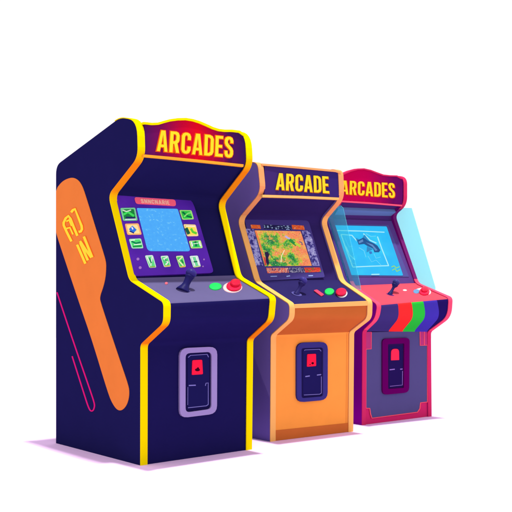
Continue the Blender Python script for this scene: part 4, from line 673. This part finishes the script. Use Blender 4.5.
# map picture on the display
def map_mat():
    m = bpy.data.materials.new('map_display'); m.use_nodes = True; nt = m.node_tree
    b = nt.nodes['Principled BSDF']; b.inputs['Base Color'].default_value = (.01, .01, .012, 1); b.inputs['Specular IOR Level'].default_value = 0
    uv = nt.nodes.new('ShaderNodeUVMap')
    def noise(scale, loc, detail, rough=.6):
        mp = nt.nodes.new('ShaderNodeMapping'); mp.inputs['Scale'].default_value = (scale * 1.25, scale, 1); mp.inputs['Location'].default_value = loc
        n = nt.nodes.new('ShaderNodeTexNoise'); n.inputs['Scale'].default_value = 1; n.inputs['Detail'].default_value = detail; n.inputs['Roughness'].default_value = rough
        nt.links.new(uv.outputs[0], mp.inputs[0]); nt.links.new(mp.outputs[0], n.inputs['Vector']); return n.outputs['Fac']
    def math_(op, a, bb, cc=None):
        n = nt.nodes.new('ShaderNodeMath'); n.operation = op
        for i, x in enumerate((a, bb, cc)):
            if x is None: continue
            if isinstance(x, (int, float)): n.inputs[i].default_value = x
            else: nt.links.new(x, n.inputs[i])
        return n.outputs[0]
    sp = nt.nodes.new('ShaderNodeSeparateXYZ'); nt.links.new(uv.outputs[0], sp.inputs[0])
    def blob(cx, cy, rx, ry):
        dx = math_('MULTIPLY', math_('SUBTRACT', sp.outputs[0], cx), 1 / rx); dy = math_('MULTIPLY', math_('SUBTRACT', sp.outputs[1], cy), 1 / ry)
        d = math_('SQRT', math_('ADD', math_('MULTIPLY', dx, dx), math_('MULTIPLY', dy, dy)), 0)
        return math_('SUBTRACT', 1.0, d)
    g = blob(.28, .72, .34, .36)
    for a in ((.28, .10, .46, .28), (.60, .58, .16, .14), (.62, .18, .20, .30), (.12, .4, .2, .5), (.72, .72, .14, .09)): g = math_('MAXIMUM', g, blob(*a))
    g = math_('ADD', g, math_('MULTIPLY', math_('SUBTRACT', noise(8, (1.3, 4.1, 0), 7, .8), .5), 3.6))
    r = ramp_nodes(nt, [(0, (255, 138, 92)), (.08, (250, 150, 80)), (.16, (214, 200, 60)), (.30, (150, 205, 48)), (.46, (96, 182, 56)), (.66, (44, 156, 66)), (.95, (28, 116, 70))], L3)
    g = math_('SUBTRACT', g, .04)
    nt.links.new(g, r.inputs[0])
    n2 = noise(26, (7, 2, 0), 2); r2_ = ramp_nodes(nt, [(0, (40, 90, 60)), (.36, (40, 90, 60)), (.40, (255, 255, 255)), (1, (255, 255, 255))], L3)
    nt.links.new(n2, r2_.inputs[0])
    mx = nt.nodes.new('ShaderNodeMix'); mx.data_type = 'RGBA'; mx.blend_type = 'MULTIPLY'; mx.inputs['Factor'].default_value = .55
    nt.links.new(r.outputs[0], mx.inputs['A']); nt.links.new(r2_.outputs[0], mx.inputs['B'])
    n3 = noise(30, (3, 9, 0), 2); r3 = ramp_nodes(nt, [(0, (0, 0, 0)), (.60, (0, 0, 0)), (.66, (255, 255, 255))], L3); nt.links.new(n3, r3.inputs[0])
    mx2 = nt.nodes.new('ShaderNodeMix'); mx2.data_type = 'RGBA'; nt.links.new(math_('MULTIPLY', r3.outputs[0], .55), mx2.inputs['Factor'])
    nt.links.new(mx.outputs['Result'], mx2.inputs['A']); mx2.inputs['B'].default_value = L3((244, 240, 180))
    n4 = noise(5.5, (11, 5, 0), 5, .7); r4 = ramp_nodes(nt, [(0, (0, 0, 0)), (.50, (0, 0, 0)), (.56, (255, 255, 255))], L3); nt.links.new(n4, r4.inputs[0])
    n5 = noise(12, (4, 15, 0), 4, .7); r5 = ramp_nodes(nt, [(0, (250, 150, 80)), (.44, (248, 146, 84)), (.5, (226, 190, 70)), (.60, (250, 170, 110))], L3); nt.links.new(n5, r5.inputs[0])
    mx3 = nt.nodes.new('ShaderNodeMix'); mx3.data_type = 'RGBA'; nt.links.new(math_('MULTIPLY', r4.outputs[0], .8), mx3.inputs['Factor'])
    nt.links.new(mx2.outputs['Result'], mx3.inputs['A']); nt.links.new(r5.outputs[0], mx3.inputs['B'])
    n6 = noise(9, (21, 8, 0), 4, .7); r6 = ramp_nodes(nt, [(0, (255, 255, 255)), (.36, (255, 255, 255)), (.40, (0, 0, 0))], L3); nt.links.new(n6, r6.inputs[0])
    mx4 = nt.nodes.new('ShaderNodeMix'); mx4.data_type = 'RGBA'; nt.links.new(math_('MULTIPLY', r6.outputs[0], .7), mx4.inputs['Factor'])
    nt.links.new(mx3.outputs['Result'], mx4.inputs['A']); mx4.inputs['B'].default_value = L3((70, 150, 60)); mx2 = mx4
    nt.links.new(mx2.outputs['Result'], b.inputs['Emission Color']); b.inputs['Emission Strength'].default_value = 1
    return m
c.plate('b_screen', .0043, map_mat(), 'screen', bz)
for k, m_ in (('b_f0', mat_emit('figure_ink', (34, 24, 66))), ('b_f1', mat_emit('figure_red', (196, 60, 60)))): c.plate(k, .0073, m_, 'display_figure', bz)
for k, m_ in (('b_s0', mat_emit('map_edge', (240, 116, 70))), ('b_s1', mat_emit('map_lilac', (190, 176, 226))), ('b_s2', mat_emit('map_green', (34, 140, 62))), ('b_s3', mat_emit('map_lime', (190, 214, 60))), ('b_s4', mat_emit('map_ink', (92, 84, 130))), ('b_s5', mat_emit('map_cream', (246, 232, 190)))):
    mb = MB(); c.stroke(k, .0073, mb); mb.build('display_mark', m_, bz)
lav = lambda n, s, sc_: mat_pattern(n, [(0, (60, 52, 130)), (.40, (88, 80, 160)), (.46, (158, 148, 214)), (.60, (206, 202, 244)), (.64, (120, 110, 190))], sc_, s, 3)
c.plate('b_stripl', .0043, lav('strip_art_1', 1.2, (2.2, 9)), 'printed_strip', bz)
c.plate('b_stripr', .0043, lav('strip_art_2', 5.2, (2.2, 9)), 'printed_strip', bz)
orl = lambda n, s: mat_pattern(n, [(0, (250, 110, 50)), (.5, (236, 84, 54)), (.6, (255, 170, 120))], (7, 2), s, 2)
c.plate('b_lab1', .0043, orl('label_1', 1), 'printed_label', bz)
c.plate('b_lab3', .0043, orl('label_2', 4), 'printed_label', bz)
c.plate('b_lab2', .0043, mat_pattern('label_dark', [(0, (40, 36, 84)), (.5, (44, 56, 96)), (.57, (170, 190, 230))], (14, 3), 2, 2), 'printed_label', bz)
c.plate('b_bandl', .0043, mat_pattern('band_1', [(0, (236, 110, 100)), (.48, (250, 176, 160)), (.56, (150, 70, 110))], (10, 2), 3, 1), 'printed_label', bz)
c.plate('b_bandm', .0043, mat_pattern('band_2', [(0, (80, 66, 120)), (.47, (180, 170, 200)), (.56, (60, 60, 110))], (8, 2), 6, 1), 'printed_label', bz)
c.plate('b_bandr', .0043, mat_pattern('band_3', [(0, (226, 60, 60)), (.46, (240, 110, 60)), (.52, (200, 50, 70)), (.60, (90, 150, 50))], (6, 2), 8, 2), 'printed_label', bz)
for i in range(3): mb = MB(); c.stroke('b_m%d' % i, .0043, mb); mb.build('printed_mark', mat('mark_pale', (150, 160, 230)), bz)
joystick(c, 'b', r2, mat('stick_indigo', (42, 32, 100), .45, .06), mat('knob_indigo', (62, 52, 142), .35, .08), .024, .030, mat('stick_base_violet', (92, 80, 156)), .8)
dome(c, 'b_green', .002, .008, mat('button_green', (40, 200, 96)), r2, 'green_button')
rb = dome(c, 'b_redbase', .001, .004, mat('button_rim_white', (240, 220, 240), .4, .05), r2, 'red_button')
dome(c, 'b_redcap', .012, .020, mat('button_crimson', (214, 20, 66), .4, .05), rb, 'button_cap', under=.0042)
c.plate('b_slot2', -.0013, mat('slot_pink', (226, 64, 104)), 'pink_button', r2)
coin_door(c, 'b', r2, mat('frame_indigo', (58, 50, 128)), mat('recess_indigo', (34, 26, 84)), mat('plate_indigo', (32, 26, 88)), mat('slot_red', (255, 30, 70)), mat('slot_dark', (60, 8, 30)), mat('highlight_lilac', (128, 118, 196)), 2, 4)

# ================================================================== 3. magenta cabinet with glass wings
c = Cab(2, .030)
r3 = thing('arcade_cabinet', 'magenta arcade cabinet with multicoloured stripes below its coral controls and cyan side glass', 'arcade machine', c.loc, GRP)
plum = mat('side_plum', (104, 0, 104), g=2.2); dkp = mat('surround_plum', (80, 44, 116))
t3 = [mat('trim_crimson', (214, 44, 96)), mat('trim_plum', (112, 28, 98), g=1.3), mat('trim_pink', (255, 76, 116)), mat('trim_rose', (214, 44, 104))]
def tf3(kd, k):
    if kd == 'straight': return {2: 0, 3: 0, 4: 1, 5: 1, 6: 2, 7: 2, 8: 2, 9: 3}.get(k, 0)
    return {2: 0, 3: 0, 4: 0, 5: 1, 6: 2, 7: 2, 8: 2, 9: 3}.get(k, 0)
cabinet_shell(c, r3, plum, dkp, t3, tf3, .014)
w = c.T / c.W
mb = MB(); c.strip(mb, c.idx[6][0] + 3, c.idx[7][0] + 3, [w, 1 - w], -.0135, -.0015); mb.build('control_panel', mat('deck_coral', (255, 84, 112), g=.72), r3)
us = [w] + D['c_stripes'] + [1 - w]
sm = [mat('stripe_navy', (62, 48, 118)), mat('stripe_red', (255, 46, 48)), mat('stripe_green', (44, 190, 62)), mat('stripe_blue', (66, 50, 172)), mat('stripe_dark', (34, 18, 94))]
mb = MB(); c.strip(mb, c.idx[7][0] + 3, c.idx[9][0] + 3, us, -.0135, -.0015, ks=[0, 1, 2, 3, 4], ue=[w] + D['c_stripes_low'] + [1 - w]); mb.build('striped_front', sm, r3)
mb = MB(); pts = [(w, .02), (1 - w, .02), (1 - w, .999), (w, .999)]; mb.prism([c.S(9, u, v, -.0035) for u, v in pts], [c.S(9, u, v, -.0132) for u, v in pts]); fr = mb.build('front_panel', mat('front_rose', (212, 40, 108)), r3)
c.plate('c_panel', -.0032, mat('front_slate', (84, 74, 132)), 'slate_panel', fr)
mb = MB(); c.stroke('c_pl0', .0002, mb); mb.build('panel_outline', mat('line_coral', (255, 84, 110)), fr)
for k in ('c_br0', 'c_br1'): c.plate(k, -.0032, mat('bracket_rose', (186, 56, 124)), 'corner_bracket', fr)
for i in range(3): mb = MB(); c.stroke('c_brl%d' % i, .0013, mb); mb.build('bracket_outline', mat('line_coral', (255, 84, 110)), fr)
sg = c.plate('c_sign', -.03, mat_grad('sign_crimson', [(0, (200, 4, 74)), (.45, (192, 4, 82)), (.7, (150, 8, 92)), (.85, (108, 12, 94)), (1, (96, 12, 96))]), 'marquee', r3)
mb = MB(); c.stroke('c_signtop', -.031, mb); mb.build('sign_border', t3[0], sg)
mb = MB(); c.stroke('c_signbot', -.013, mb); mb.build('sign_ledge', mat('ledge_pink', (255, 84, 120)), sg)
lettering(c, 'c_text', 'ARCADES', .0003, .003, .030, mat('letter_edge_red', (226, 70, 20)), sg, 'letter_outline', shift=(.010, .02))
lettering(c, 'c_text', 'ARCADES', .0032, .006, .000, YEL, sg, 'lettering')
c.plate('c_reflection', -.0135, mat('reflection_blue', (86, 104, 156), g=1.7), 'painted_reflection', r3)  # light reflected below the marquee, painted as a bluish plate
bz = c.plate('c_bezel', -.0138, mat('bezel_plum', (84, 52, 122), g=1.2), 'screen_bezel', r3)
c.plate('c_bezin', -.0038, mat('bezel_inner', (86, 74, 146)), 'bezel_lip', bz)
sn = c.plate('c_screen', -.0008, mat_pattern('cyan_display', [(0, (30, 178, 248)), (.5, (42, 192, 252)), (.7, (50, 206, 250)), (1, (40, 190, 245))], (3, 3), 2.0, 2, emit=1.0, interp='LINEAR'), 'screen', bz)
for i in range(8): mb = MB(); c.stroke('c_ln%d' % i, .0021, mb); mb.build('display_line', mat_emit('line_glow', (170, 238, 255)), bz)
c.plate('c_ship', .0046, mat_emit('ship_teal', (22, 84, 146)), 'display_figure', bz)
mb = MB(); c.plate('c_ship2', .0057, None, None, None, mb=mb); c.plate('c_ship3', .0057, None, None, None, mb=mb); mb.build('display_figure_detail', mat_emit('ship_light', (92, 140, 196)), bz)
for k in ('c_w0', 'c_w1', 'c_w2'): c.plate(k, .0046, mat_emit('wing_blue', (40, 136, 196)), 'display_wing', bz)
for i in range(6): mb = MB(); c.stroke('c_fine%d' % i, .0048, mb); mb.build('display_line', mat_emit('line_faint', (110, 214, 252)), bz)
c.plate('c_blob', .0046, mat_emit('blob_blue', (50, 120, 200)), 'display_shape', bz)
for k in ('c_y0', 'c_y1'): mb = MB(); c.stroke(k, .0046, mb); mb.build('display_scribble', mat_emit('scribble_yellow', (150, 216, 110)), bz)
joystick(c, 'c', r3, mat('stick_ink', (32, 30, 96), .45, .06), mat('knob_ink', (56, 54, 128), .35, .08), .023, .030, mat('stick_base_plum', (92, 42, 112)), .75)
dome(c, 'c_white', .001, .003, mat('button_pale', (255, 214, 226)), r3, 'white_button')
rb = dome(c, 'c_rim', .001, .003, mat('rim_pale', (250, 190, 212)), r3, 'red_button')
dome(c, 'c_blue', .005, .008, mat('button_steel', (104, 136, 190)), rb, 'blue_button', under=.0032)
dome(c, 'c_redcap', .010, .016, mat('button_red', (246, 28, 72)), rb, 'button_collar', under=.0034)
dome(c, 'c_redtop', .022, .030, mat('button_red_top', (226, 22, 60)), rb, 'button_cap', under=.0125)
coin_door(c, 'c', r3, mat('frame_plum', (98, 0, 92)), mat('recess_plum', (48, 22, 88)), mat('plate_plum', (36, 20, 84)), mat('slot_coral', (255, 44, 84)), mat('slot_dark', (60, 8, 30)), mat('highlight_orchid', (150, 110, 200)), 0, 3)
# side glass
gm = bpy.data.materials.new('cyan_glass'); gm.use_nodes = True; nt = gm.node_tree; nt.nodes.clear()
out = nt.nodes.new('ShaderNodeOutputMaterial'); mx = nt.nodes.new('ShaderNodeMixShader'); tr = nt.nodes.new('ShaderNodeBsdfTransparent'); df = nt.nodes.new('ShaderNodeBsdfDiffuse')
tr.inputs[0].default_value = (.68, 1, 1, 1); df.inputs[0].default_value = (.22, 1, 1, 1); mx.inputs[0].default_value = .22
nt.links.new(tr.outputs[0], mx.inputs[1]); nt.links.new(df.outputs[0], mx.inputs[2]); nt.links.new(mx.outputs[0], out.inputs[0])
P = D['wingR']; mb = MB(); mb.prism([(c.W + .004, *p) for p in P], [(c.W + .008, *p) for p in P]); mb.build('side_glass', gm, r3)
P = D['wingR']; Q = D['wingL']; P2 = [(P[0][0], P[0][1]), (P[1][0], P[1][1])] + [tuple(p) for p in Q] + [(c.L[6][0] + .03, c.L[6][1] - .002)]
mb = MB(); mb.prism([(-.008, *p) for p in P2], [(-.004, *p) for p in P2]); mb.build('side_glass', gm, r3)
